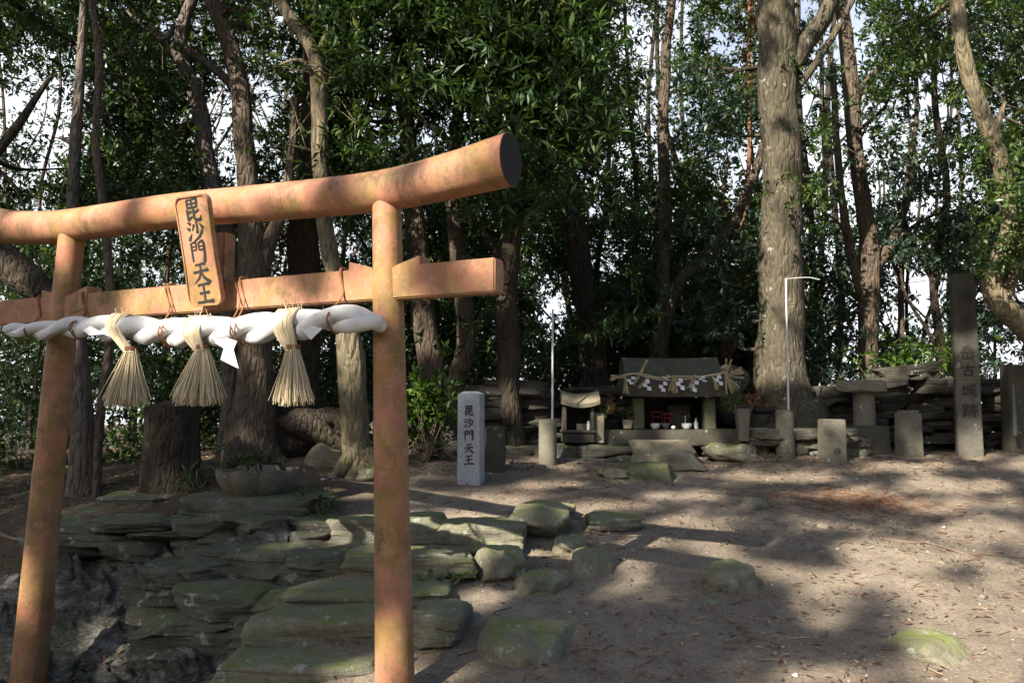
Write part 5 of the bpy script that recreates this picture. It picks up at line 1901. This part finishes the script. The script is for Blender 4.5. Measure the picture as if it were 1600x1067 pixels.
def sprig(name, c, n, rad, L, mat, label, cat, seed, up=.6, per=6, wr=.35, stem=True, stemmat='twig'):
    rs = np.random.RandomState(seed)
    C = np.asarray(c, float) + rs.normal(size=(n, 3)) * np.asarray(rad)
    D = C - np.asarray(c) + np.array([0, 0, up * .2])
    D /= np.linalg.norm(D, axis=1)[:, None] + 1e-9
    V, Q, A = leaf_arrays(C, D, per, L, wr, rs, .8, .3, rnd_shift=.2)
    r = thing(name, label, cat, (c[0], c[1], c[2] - rad[2] * 1.5))
    link("leaves", mesh_np("leaves", V, Q, A), MT[mat], r)
    if stem:
        mb = MB()
        b = np.array([c[0], c[1], c[2] - rad[2] * 2.2])
        for k in range(min(n, 7)):
            V, Q = tube_vf(np.array([b, (b + C[k]) / 2 + rs.normal(size=3) * .01, C[k]]), np.array([.006, .005, .003]), 5)
            mb.add(V, Q)
        link("stem", mb.mesh("stem", 60), MT[stemmat], r)
    return r


sprig("offering_sprig", v1 + np.array([0.02, .06, .06]), 10, (.06, .05, .05), .075, 'leaf_bright', "fresh green sprig in the tall pale square vase", "leaf sprig", 3)
sprig("offering_sprig", v1 + np.array([0.13, .08, .10]), 7, (.05, .04, .05), .06, 'leaf_red', "withered red-brown sprig leaning out behind the fresh one", "leaf sprig", 4)
sprig("offering_sprig", v3 + np.array([-.08, .07, .08]), 12, (.08, .06, .06), .085, 'leaf_mid', "dark green sprig in the grey tapering vase", "leaf sprig", 5)
sprig("offering_sprig", v3 + np.array([.10, .09, .07]), 12, (.08, .05, .05), .07, 'leaf_red', "dry orange-brown sprig in the grey tapering vase", "leaf sprig", 6)
sprig("offering_sprig", v2 + np.array([.0, .06, .05]), 6, (.04, .04, .05), .06, 'leaf_mid', "sparse drooping sprig in the short flaring pot", "leaf sprig", 7)

# straw rope on the shrine's eave, its fans and papers
yr = YS - .10
rr_ = thing("straw_rope", "thin double straw rope with fanned straw strung across the shrine's eave", "straw rope", P(1050, 600, yr))
def rope_line(pl, r):
    L = spline(np.array([P(x, y, yr) for x, y in pl]), 8)
    return L, r


lines = [rope_line([(953, 593), (975, 586), (1000, 584), (1030, 590), (1060, 588), (1095, 588), (1132, 582)], .008)[0], rope_line([(955, 595), (985, 584), (1015, 590), (1040, 594), (1075, 592), (1110, 587), (1132, 583)], .006)[0]]
for L in list(lines):
    lines.append(L + np.array([0, -.006, .004]))
link("cord", straw_mesh("cord", lines, [.0065, .005, .0045, .0045], 3), MT['straw'], rr_)


def fan(cx, cy, dirs, n, lpx, r, seed):
    rnd = random.Random(seed)
    out = []
    for k in range(n):
        a = rnd.uniform(*dirs)
        l = lpx * rnd.uniform(.8, 1.05)
        a0 = P(cx + rnd.uniform(-2, 2), cy + rnd.uniform(-2, 2), yr - .015 + rnd.uniform(-.02, .02))
        a1 = P(cx + l * math.sin(R(a)), cy - l * math.cos(R(a)), yr - .02 + rnd.uniform(-.04, .04))
        out.append(np.array([a0, (a0 + a1) / 2 + np.array([0, 0, .003]), a1]))
    return out


for (cx, cy, dr, n, l) in ((977, 589, (165, 195), 16, 27), (977, 589, (258, 285), 14, 24), (1000, 585, (22, 32), 14, 26), (998, 588, (205, 220), 10, 16), (1012, 592, (215, 235), 8, 20), (1054, 588, (165, 205), 26, 26), (1086, 587, (185, 215), 20, 24), (1114, 588, (150, 172), 22, 22)):
    fl = fan(cx, cy, dr, n, l, .004, int(cx))
    link("straw_fan", straw_mesh("straw_fan", fl, [.0030] * len(fl), 4), MT['straw_old'], rr_)
fl = []
for a in (2, 18, 62, 70, 78, 95, 128, 140, 152, 176, 160):
    fl += fan(1134, 588, (a - 3, a + 3), 9, 28, .004, 100 + a)
link("end_fan", straw_mesh("end_fan", fl, [.0030] * len(fl), 5), MT['straw_old'], rr_)
SH = [(987, 588, 12), (1009, 592, 17), (1037, 596, 15), (1061, 590, 18), (1086, 594, 17), (1121, 585, 16), (1042, 586, 6), (1096, 588, 8)]
for i, (x, y, l) in enumerate(SH):
    z = 0
    mb = MB()
    for k in range(3):
        ox = (-1) ** k * 2.5 + k * (1.5 if i % 2 else -1.5)
        q = [P(x + ox - 3.2, y + z, yr - .03), P(x + ox + 3.2, y + z + 1, yr - .035), P(x + ox + 3.4, y + z + l * .42, yr - .03), P(x + ox - 3.0, y + z + l * .42 - 1, yr - .036)]
        q2 = [v + np.array([0, .002, 0]) for v in q]
        mb.add(q + q2, [(0, 3, 2, 1), (4, 5, 6, 7), (0, 1, 5, 4), (1, 2, 6, 5), (2, 3, 7, 6), (3, 0, 4, 7)])
        z += l * .33
    link("paper_zigzag", mb.mesh("paper_zigzag"), MT['paper'], rr_)

# ------------------------------------------------------------------ small house-shaped altar
ya = 9.75
ac = P(905, 690, ya)
alt = thing("small_altar", "small pale house-shaped stone altar with a curved roof and dark hollow", "altar", (ac[0], ac[1] + .2, ac[2]))
slab("base", 880, 929, 676.5, 692, ya - .02, .42, MT['wall_stone'], alt, .01, .006, 12)
slab("floor", 878, 931, 672.5, 676, ya - .04, .42, MT['dark_stone'], alt, .004, .002, 13)
slab("side_panel", 880, 885.5, 635, 672, ya, .36, MT['dark_stone'], alt, .004, .002, 14, .9)
slab("side_panel", 923.5, 929, 635, 672, ya, .36, MT['dark_stone'], alt, .004, .002, 15, .9)
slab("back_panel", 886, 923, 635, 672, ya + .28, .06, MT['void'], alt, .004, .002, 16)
slab("inner_block", 902, 924, 662, 672.3, ya + .1, .1, MT['old_stone'], alt, .004, .002, 17)
V, Q = [], []
secs = [(ya - .06, 0, 0), (ya - .07, 1, 0), (ya + .14, 1, .16), (ya + .24, 1, .17), (ya + .44, 1, .05), (ya + .43, 0, 0)]
zr0, zr1 = P(0, 637, ya - .06)[2], P(0, 631, ya - .06)[2]
xa, xb = P(878, 630, ya)[0], P(937, 630, ya)[0]
for i in range(15):
    t = i / 14
    sag = .045 * (2 * t - 1) ** 2
    for (y, up, hz) in secs:
        V.append((xa + (xb - xa) * t, y, (zr1 if up else zr0) + hz * .72 + sag))
for i in range(14):
    for j in range(6):
        k2 = (j + 1) % 6
        Q.append((i * 6 + j, (i + 1) * 6 + j, (i + 1) * 6 + k2, i * 6 + k2))
Q.append(tuple(range(6)))
Q.append(tuple(14 * 6 + j for j in range(5, -1, -1)))
mb = MB()
mb.add(V, Q)
link("roof", mb.mesh("roof", 40), MT['buff_stone'], alt)
c = P(919.5, 674, ya + .03)
c[2] = P(0, 672.5, ya - .04)[2] + .002
V, Q = lathe_vf([(r * ya / F, z * ya / F) for r, z in ((2.6, 0), (2.9, 1), (2.8, 9), (1.8, 11), (1.8, 14), (.4, 14.4))], c, 16)
mb = MB()
mb.add(V, Q)
single("bottle", mb.mesh("bottle", 40), MT['ceramic'], "white bottle standing inside the small house-shaped altar", "bottle")

# teal net wrapped post foot by the edge
tc = P(1588, 706, 9.95)
V, Q = lathe_vf([(.022, 0.2), (.026, .26), (.024, .4), (.014, .62), (.006, .82)], tc, 14)
mb = MB()
mb.add(V + np.array([0, 0, 0]) if isinstance(V, np.ndarray) else V, Q)
single("folded_net", mb.mesh("folded_net", 50), MT['teal'], "pale teal net bundle leaning against the dark edge stone", "net")

# ------------------------------------------------------------------ shrubs, plants, litter
def shrub(px, py, Y, n, rad, L, mat, label, seed, wr=.35, per=7, name="shrub"):
    c = P(px, py, Y)
    rs = np.random.RandomState(seed)
    C = c + rs.normal(size=(n, 3)) * np.asarray(rad)
    C[:, 2] = np.maximum(C[:, 2], gh(C[:, 0], C[:, 1]) + .04)
    b = np.array([c[0], c[1], g1(c[0], c[1]) - .02])
    D = C - b
    D /= np.linalg.norm(D, axis=1)[:, None] + 1e-9
    r = thing(name, label, "shrub" if name == "shrub" else "plant", b)
    V, Q, A = leaf_arrays(C, D, per, L, wr, rs, .8, .35)
    link("leaves", mesh_np("leaves", V, Q, A), MT[mat], r)
    mb = MB()
    for k in range(min(len(C), 16)):
        V, Q = tube_vf(spline(np.array([b, (b + C[k]) / 2 + rs.normal(size=3) * .04, C[k]]), 4), np.linspace(.007, .002, 9), 5)
        mb.add(V, Q)
    link("stem", mb.mesh("stem", 60), MT['twig'], r)


shrub(668, 632, 9.0, 110, (.15, .12, .17), .095, 'leaf_bright', "bright fresh green shrub catching light between pillar and leaning boulder", 1)
shrub(1425, 562, 11.6, 90, (.42, .25, .16), .10, 'leaf_bright', "light green sunlit shrub spilling over the wall behind the pedestal", 2)
shrub(1300, 600, 11.5, 40, (.22, .2, .14), .10, 'leaf_blue', "dark bluish shrub at the wall between giant trunk and pedestal", 3)
shrub(245, 668, 10.5, 130, (.55, .4, .35), .10, 'leaf_mid', "broad leafy shrub in shade behind the stump", 4)
shrub(190, 690, 10.2, 90, (.4, .3, .4), .09, 'leaf_dark', "dark shrub between the thin stem and the stump", 14)
shrub(30, 690, 9.8, 260, (.8, .5, .5), .10, 'leaf_dark', "dark thicket shrub at the edge beyond the shaded torii pillar", 5)
shrub(430, 640, 11.0, 150, (.6, .4, .4), .10, 'leaf_blue', "dark shrub behind the massive trunk and root mound", 6)
shrub(600, 620, 11.0, 150, (.5, .4, .4), .10, 'leaf_dark', "dark shrub behind the pale trunk and sunlit pillar", 7)
shrub(498, 797, 7.0, 16, (.06, .06, .05), .09, 'leaf_mid', "small fern tuft on the wall edge beside the basin slab", 8, .2, 6, "fern")
shrub(300, 757, 7.7, 16, (.10, .08, .05), .13, 'leaf_mid', "small grassy plant at the foot of the stump", 9, .12, 6, "grass_tuft")
shrub(395, 722, 7.35, 22, (.17, .10, .05), .075, 'leaf_dark', "low weeds growing out of the lotus basin", 10, .4, 6, "weeds")
shrub(660, 690, 9.0, 30, (.14, .12, .12), .06, 'leaf_mid', "small dark plant at the foot of the leaning boulder", 11)


shrub(800, 735, 8.9, 10, (.10, .05, .03), .07, 'leaf_mid', "tiny weed beside the low grey slab behind the granite pillar", 21, .2, 5, "weeds")
shrub(1200, 716, 9.6, 10, (.12, .05, .03), .07, 'leaf_mid', "tiny weed at the foot of the pole's round post before the giant trunk", 22, .2, 5, "weeds")
shrub(700, 900, 5.9, 9, (.10, .06, .02), .05, 'leaf_bright', "small green clover at the broken slab's edge on the steps", 23, .5, 5, "weeds")


def scatter(n, x0, x1, y0, y1, seed, dens=None):
    rs = np.random.RandomState(seed)
    x = rs.uniform(x0, x1, n)
    y = rs.uniform(y0, y1, n)
    if dens is not None:
        k = rs.rand(n) < dens(x, y)
        x, y = x[k], y[k]
    return np.stack([x, y, gh(x, y)], 1)


def lit_dens(x, y):
    d = 0.32 + 0.55 * np.clip((-1.2 - x) / 1.5, 0, 1) + 0.45 * np.clip((y - 8.3) / 1.2, 0, 1)
    d *= np.clip(vnoise(np.stack([x * 1.6, y * 1.6, x * 0], 1)) * 2.2 - .45, .05, 1)
    return np.clip(d, 0, 1)


pts = scatter(60000, -6.5, 8, 3.8, 11.5, 3, lit_dens)
rs = np.random.RandomState(8)
pts[:, 2] += 0.006
D = np.tile(np.array([0, 0, .12]), (len(pts), 1))
V, Q, A = leaf_arrays(pts, D, 1, .054, .32, rs, 1.0, 0.0, .6)
V = V.reshape(-1, 4, 3)
V[:, :, 2] = pts[:, None, 2] + (V[:, :, 2] - pts[:, None, 2]) * .28 + .004
A = rs.rand(len(pts)).repeat(4)
tag(link("leaf_litter", mesh_np("leaf_litter", V.reshape(-1, 3), Q, A), MT['litter']), "brown dead leaves scattered over the soil and stones", "dead leaves", kind='stuff')

# leaves caught on the bedrock
bp = BEDV.reshape(-1, 3)
bp = bp[(vnoise(bp * 2.2 + 3) > .62)]
bp = bp[rs.choice(len(bp), 420, replace=False)] + np.array([0, 0, .012])
V, Q, A = leaf_arrays(bp, np.tile(np.array([0, -.1, .2]), (len(bp), 1)), 1, .07, .36, rs, 1.0, 0, .4)
tag(link("leaf_litter", mesh_np("leaf_litter", V, Q, rs.rand(len(bp)).repeat(4)), MT['litter']), "dead leaves caught in the bedrock's ledges", "dead leaves", kind='stuff')

# pebbles
ico = np.array([(1, 0, 0), (-1, 0, 0), (0, 1, 0), (0, -1, 0), (0, 0, 1), (0, 0, -1)], float)
icf = np.array([(0, 2, 4), (2, 1, 4), (1, 3, 4), (3, 0, 4), (2, 0, 5), (1, 2, 5), (3, 1, 5), (0, 3, 5)])
pp = scatter(9500, -2.5, 8, 3.8, 10.5, 21, lambda x, y: np.clip(vnoise(np.stack([x * 1.1, y * 1.1, x * 0 + 5], 1)) * 2 - .35, .1, 1))
sz = rs.lognormal(-4.9, .5, len(pp))
V = pp[:, None, :] + ico[None] * sz[:, None, None] * (rs.rand(len(pp), 6, 1) * .6 + .6) * np.array([1.2, 1, .6])
Q = icf[None] + (np.arange(len(pp)) * 6)[:, None, None]
tag(link("pebbles", mesh_np("pebbles", V.reshape(-1, 3), Q.reshape(-1, 3), rs.rand(len(pp)).repeat(6)), MT['pebble']), "small pale pebbles strewn over the bare slope", "pebbles", kind='stuff')

sk = scatter(2600, -6, 8, 3.8, 11, 33, lambda x, y: np.clip(vnoise(np.stack([x * 1.3, y * 1.3, x * 0 + 8], 1)) * 2 - .5, .08, 1))
an = rs.uniform(0, 6.28, len(sk))
ln = rs.uniform(.03, .14, len(sk))
dv = np.stack([np.cos(an), np.sin(an), rs.uniform(-.05, .15, len(sk))], 1) * ln[:, None]
wv = np.stack([-np.sin(an), np.cos(an), an * 0], 1) * .0028
uv_ = np.array([0, 0, .0045])
b0_ = sk + np.array([0, 0, .004])
V = np.stack([b0_ - wv, b0_ + wv, b0_ + uv_, b0_ + dv - wv, b0_ + dv + wv, b0_ + dv + uv_], 1).reshape(-1, 3)
o_ = (np.arange(len(sk)) * 6)[:, None, None]
Q = (np.array([(0, 1, 4, 3), (1, 2, 5, 4), (2, 0, 3, 5)])[None] + o_).reshape(-1, 4)
tag(link("twig_litter", mesh_np("twig_litter", V, Q, rs.rand(len(sk)).repeat(6)), MT['litter']), "broken bits of twig strewn over the soil", "twig litter", kind='stuff')

# rusty needles
nx_ = np.vstack([P(x, y, 7.9)[None] + rs.normal(size=(c_, 3)) * np.array([sx_, .22, 0]) for (x, y, c_, sx_) in ((1330, 772, 520, .45), (1230, 790, 220, .3), (1400, 780, 240, .25), (1340, 770, 420, .28), (935, 715, 120, .25), (820, 880, 60, .12), (830, 950, 0, .2))])
nx_[:, 2] = gh(nx_[:, 0], nx_[:, 1]) + .008
V, Q, A = leaf_arrays(nx_, np.tile(np.array([.3, 0, .08]), (len(nx_), 1)), 2, .11, .05, rs, .9, 0, .5)
V = V.reshape(-1, 8, 3)
V[:, :, 2] = nx_[:, None, 2] + (V[:, :, 2] - nx_[:, None, 2]) * .22 + .004
tag(link("needle_litter", mesh_np("needle_litter", V.reshape(-1, 3), Q, rs.rand(len(nx_)).repeat(8)), MT['needle']), "patch of rusty red conifer needles on the upper slope", "needles", kind='stuff')

# twigs
TW = [([(1375, 843), (1430, 850), (1450, 850), (1490, 862), (1530, 877)], 6.6, .010, "long bent twig lying across the bare slope"),
      ([(1490, 770), (1530, 780), (1600, 788)], 7.9, .008, "thin straight twig lying near the tall stele's side of the slope"),
      ([(1530, 866), (1575, 870), (1610, 874)], 6.5, .007, "thin twig at the edge beyond the long bent one"),
      ([(845, 872), (870, 868), (890, 850), (915, 832), (940, 836)], 6.3, .008, "curly twig between the two rocks near the slope top"),
      ([(0, 825), (40, 820), (95, 812)], 7.1, .02, "thick fallen stick beside the shaded pillar"),
      ([(760, 970), (790, 966), (770, 958), (800, 950)], 5.5, .006, "short crooked twig beside the steps")]
for i, (pl, Y, r, lab) in enumerate(TW):
    pts = []
    for (x, y) in pl:
        d = ray(x, y)
        t_ = Y / d[1]
        for _ in range(8):
            p = d * t_
            err = (p[2] + E) - g1(p[0], p[1])
            t_ += err / (d[1] * .2 - d[2]) if abs(d[1] * .2 - d[2]) > 1e-3 else 0
        p = d * t_
        pts.append((p[0], p[1], g1(p[0], p[1]) + r * 1.1))
    sp = spline(np.array(pts), 5)
    V, Q = tube_vf(sp, np.linspace(r, r * .5, len(sp)), 7, wob=.2, seed=i)
    mb = MB()
    mb.add(V, Q)
    single("twig", mb.mesh("twig", 60), MT['twig'], lab, "twig", "twigs on the slope")
# bare sunlit twig hanging in front of the wood
pts = spline(np.array([P(x, y, 9.8) for x, y in ((1320, 229), (1345, 245), (1365, 262), (1395, 270))]), 5)
mb = MB()
V, Q = tube_vf(pts, np.linspace(.006, .003, len(pts)), 6)
mb.add(V, Q)
for q in [((1352, 256), (1375, 250), (1400, 256), (1425, 274))]:
    s = spline(np.array([P(x, y, 9.8) for x, y in q]), 5)
    V, Q = tube_vf(s, np.linspace(.005, .0025, len(s)), 6)
    mb.add(V, Q)
lt = [o for o in bpy.data.objects if o.name == "leaning_tree"][0]
link("bare_branch", mb.mesh("bare_branch", 60), MT['twig'], lt)

# ------------------------------------------------------------------ trees behind the photographer with crowns shaped to dapple the light
LITG = [  # sunlit patches of the ground (px, py, rx, ry)
    (765, 781, 82, 11), (815, 757, 66, 6), (700, 811, 56, 8), (955, 790, 72, 9), (840, 812, 62, 10), (712, 888, 28, 12), (750, 880, 26, 22), (895, 857, 32, 12), (972, 895, 42, 40), (775, 940, 78, 24),
    (690, 988, 36, 14), (640, 864, 30, 5), (1225, 745, 88, 8), (1085, 775, 62, 6), (1062, 830, 88, 14), (1340, 771, 68, 8), (1505, 760, 102, 10), (1530, 833, 92, 22), (1250, 897, 58, 20), (1268, 822, 28, 10),
    (1405, 897, 78, 30), (1545, 985, 125, 75), (1580, 1060, 110, 60), (1480, 1045, 60, 35), (1290, 1055, 60, 16), (1120, 855, 38, 12), (1170, 880, 36, 16), (560, 757, 40, 6), (500, 1060, 60, 10), (1330, 850, 40, 12), (1430, 930, 40, 16),
    (1040, 930, 40, 12), (1590, 900, 40, 30), (1450, 790, 60, 8)]
LITT = [(45, 935, 26, 48), (604, 420, 34, 112), (617, 1020, 40, 62), (316, 392, 52, 105), (458, 585, 44, 60), (312, 590, 46, 52), (215, 585, 26, 52), (420, 515, 200, 30), (100, 345, 120, 26), (125, 430, 22, 40)]
DARKT = [(545, 305, 10, 30), (655, 295, 14, 14), (490, 445, 16, 14), (690, 430, 18, 12), (235, 350, 8, 14)]
LITV = {8.4: [(545, 540, 16, 70), (505, 200, 14, 60), (562, 735, 30, 8)], 9.8: [(1513, 513, 26, 20), (1525, 690, 20, 26), (1232, 648, 16, 9), (1040, 697, 60, 10), (938, 660, 10, 16), (906, 626, 32, 12), (982, 662, 10, 8), (1268, 693, 22, 14),
        (1590, 485, 40, 40), (1515, 170, 26, 70), (1575, 395, 30, 40), (1150, 708, 46, 8), (1430, 690, 16, 20), (780, 725, 14, 10), (800, 612, 30, 12), (680, 640, 30, 40), (1310, 668, 14, 8), (1430, 655, 12, 10)],
        11.3: [(1425, 560, 40, 25), (1205, 490, 22, 50), (1350, 604, 30, 6)], 13.0: [(1360, 420, 18, 50), (1136, 545, 12, 45), (1030, 470, 14, 40), (1000, 480, 20, 20)]}


def in_ell(px, py, ells, gx=0.0, gy=0.0):
    k = np.zeros(len(px), bool)
    for (cx, cy, rx, ry) in ells:
        k |= ((px - cx) / (rx + gx)) ** 2 + ((py - cy) / (ry + gy)) ** 2 < 1
    return k


def canopy_points(n, seed):
    rs = np.random.RandomState(seed)
    # targets: ground, torii plane, wood front
    n1, n2, n3 = int(n * .42), int(n * .16), n - int(n * .42) - int(n * .16)
    t1 = np.stack([rs.uniform(-6.5, 8, n1), rs.uniform(2.0, 11.5, n1)], 1)
    t1 = np.column_stack([t1, gh(t1[:, 0], t1[:, 1])])
    s = rs.uniform(-.6, 4.6, n2)
    t2 = np.column_stack([TO[0] + TU[0] * s, TO[1] + TU[1] * s, E + rs.uniform(-1.9, 1.6, n2)])
    dk = np.array([P(rs.uniform(1480, 1535), rs.uniform(425, 490), 9.95) for _ in range(500)] + [P(rs.choice((rs.uniform(750, 1180), rs.uniform(1240, 1620))), rs.uniform(585, 690), 10.4) for _ in range(1100)])
    tp = []
    for (x0, y0, x1, y1, wd, k) in ((604, 545, 614, 940, 34, 420), (105, 395, 62, 860, 34, 380), (0, 490, 175, 470, 30, 160), (40, 990, 30, 1067, 34, 60)):
        for _ in range(k):
            a = rs.rand()
            s_, h_ = S_at(x0 + (x1 - x0) * a + rs.uniform(-wd, wd), y0 + (y1 - y0) * a + rs.uniform(-12, 12))
            tp.append(TL(s_, 0, h_))
    for (cx, cy, rx, ry) in DARKT:
        for _ in range(9):
            s_, h_ = S_at(cx + rs.uniform(-rx, rx), cy + rs.uniform(-ry, ry))
            tp.append(TL(s_, 0, h_))
    tp += [P(rs.uniform(708, 768), rs.uniform(606, 752), 8.15) for _ in range(110)]
    bank = np.stack([rs.uniform(-4.8, -1.0, 1100), rs.uniform(4.6, 7.4, 1100)], 1)
    dk = np.vstack([dk, np.column_stack([bank, gh(bank[:, 0], bank[:, 1])])])
    t3 = np.stack([rs.uniform(-11, 13, n3), rs.uniform(8.5, 17, n3), rs.uniform(.8, 9, n3)], 1)
    ta = np.vstack([t1, t2, t3[: int(n3 * .48)]])
    T = np.vstack([ta, dk, np.array(tp)])
    aimed = np.arange(len(T)) >= len(ta)                 # whorls aimed at chosen spots to shade them, not thinned by noise
    forced_shade = np.arange(len(T)) >= len(ta) + len(dk)  # shade forced onto torii and granite, even over sunlit ground patches
    zc = rs.uniform(11, 17, len(T))
    p = T + SDIR * ((zc - T[:, 2]) / SDIR[2])[:, None]
    # push candidates that would hang in the view further up the sun ray
    for _ in range(14):
        px, py = project(p)
        vis = (p[:, 1] > 0.2) & (py > -220) & (px > -400) & (px < 2000)
        p = np.where(vis[:, None], p + SDIR * 1.2, p)
    px, py = project(p)
    ok = ~((p[:, 1] > 0.2) & (py > -220) & (px > -400) & (px < 2000))
    # gaps of its own
    a = np.cross(SDIR, [0, 0, 1.0])
    a /= np.linalg.norm(a)
    b = np.cross(a, SDIR)
    uv = np.stack([p @ a, p @ b, np.zeros(len(p))], 1)
    ok &= (vnoise(uv * 1.5 + 3) * .6 + vnoise(uv * 4.0 + 9) * .4) > np.where(aimed, 0, .37)
    # keep the sunlit patches open: follow the sun ray down
    g = p.copy()
    z = np.full(len(p), E - 1.0)
    for _ in range(6):
        g = p - SDIR * ((p[:, 2] - z) / SDIR[2])[:, None]
        z = gh(g[:, 0], g[:, 1])
    gp = project(g)
    vis = g[:, 1] > 3
    ok &= forced_shade | ~(vis & in_ell(gp[0], gp[1], LITG, .05 * F / np.maximum(g[:, 1], 3), .016 * F / np.maximum(g[:, 1], 3)))
    rel = p[:, :2] - TO
    dn = rel @ TN
    q = p - SDIR * (dn / (SDIR[:2] @ TN))[:, None]
    qx, qy = project(q)
    hitz = q[:, 2] > E - 1.9
    lit = in_ell(qx, qy, LITT, 14, 14)
    kas_y = np.interp(qx, [-50, 90, 270, 450, 600, 700, 810], [350, 352, 328, 313, 298, 275, 248])
    lit |= (np.abs(qy - kas_y) < 62) & (qx > 30) & (qx < 830)
    nuk_y = np.interp(qx, [0, 780], [488, 432])
    lit |= (np.abs(qy - nuk_y) < 48) & (qx > 185) & (qx < 800)
    lit &= ~in_ell(qx, qy, DARKT)
    ok &= ~(lit & hitz)
    for Yp, el in LITV.items():
        w = p - SDIR * ((p[:, 1] - Yp) / SDIR[1])[:, None]
        wx, wy = project(w)
        ok &= ~(in_ell(wx, wy, el, .09 * F / Yp, .07 * F / Yp) & (w[:, 2] > gh(w[:, 0], w[:, 1]) - .05))
    return p[ok]


cp = canopy_points(30000, 4)
BT = [(-13, -13), (-4, -12.5), (5, -10), (-14, -3), (-9, 2), (3, -5.5), (-5, -6)]
BTL = ["tall evergreen behind the viewer, farthest on the sunny side", "tall evergreen straight behind the viewer", "broad evergreen behind the viewer, farther back over the slope", "evergreen off to the shaded side of the steps",
       "evergreen overhanging the torii's shaded pillar", "evergreen close behind the viewer over the bare slope", "evergreen close behind the viewer over the steps"]
bt = np.array(BT, float)
own = np.linalg.norm(cp[:, None, :2] - bt[None], axis=2).argmin(1)
for i, (x, y) in enumerate(BT):
    C = cp[own == i]
    if len(C) < 5:
        continue
    z0 = g1(x, y)
    root = thing("shade_tree", BTL[i], "tree", (x, y, z0))
    rs = np.random.RandomState(60 + i)
    cz = C[:, 2].mean()
    mb = MB()
    trunk = spline(np.array([(x, y, z0 - .1, .30), (x + .2, y + .1, z0 + 3, .24), (x * .6 + C[:, 0].mean() * .4, y * .6 + C[:, 1].mean() * .4, cz - 2.5, .18), (C[:, 0].mean(), C[:, 1].mean(), cz + .5, .06)]), 8)
    V, Q = tube_vf(trunk[:, :3], trunk[:, 3], 14, wob=.15, seed=i)
    mb.add(V, Q)
    link("trunk", mb.mesh("trunk", 70), MT['bark_brown'], root)
    Cs = C
    D = rs.normal(size=Cs.shape)
    D /= np.linalg.norm(D, axis=1)[:, None]
    V, Q, A = leaf_arrays(Cs, D, 7, .17, .42, rs, .9, .3)
    link("crown", mesh_np("crown", V, Q, A), MT['leaf_dark'], root)
print("canopy whorls", len(cp))

# unseen wood added behind the viewer and at both sides to block sky light
rs = np.random.RandomState(71)
n = 9000
a = rs.uniform(0, 1, n)
X = np.where(a < .6, rs.uniform(-24, 24, n), np.where(a < .8, rs.uniform(-25, -17, n), rs.uniform(17, 25, n)))
Yb = np.where(a < .6, rs.uniform(-24, -17, n), rs.uniform(-20, 6, n))
zt = np.where(a < .6, 11.0, np.where(a < .8, 7.0, 11.0))
wp = np.stack([X, Yb, gh(X, Yb) + rs.rand(n) * zt], 1)
wp = wp[vnoise(wp * .5) > .33]
D = rs.normal(size=wp.shape)
D /= np.linalg.norm(D, axis=1)[:, None]
V, Q, A = leaf_arrays(wp, D, 7, .55, .45, rs, .9, .3)
tag(link("unseen_wood", mesh_np("unseen_wood", V, Q, A), MT['leaf_dark']), "unseen dark evergreen wood added behind the viewer to block sky light", "unseen_wood", kind='stuff')
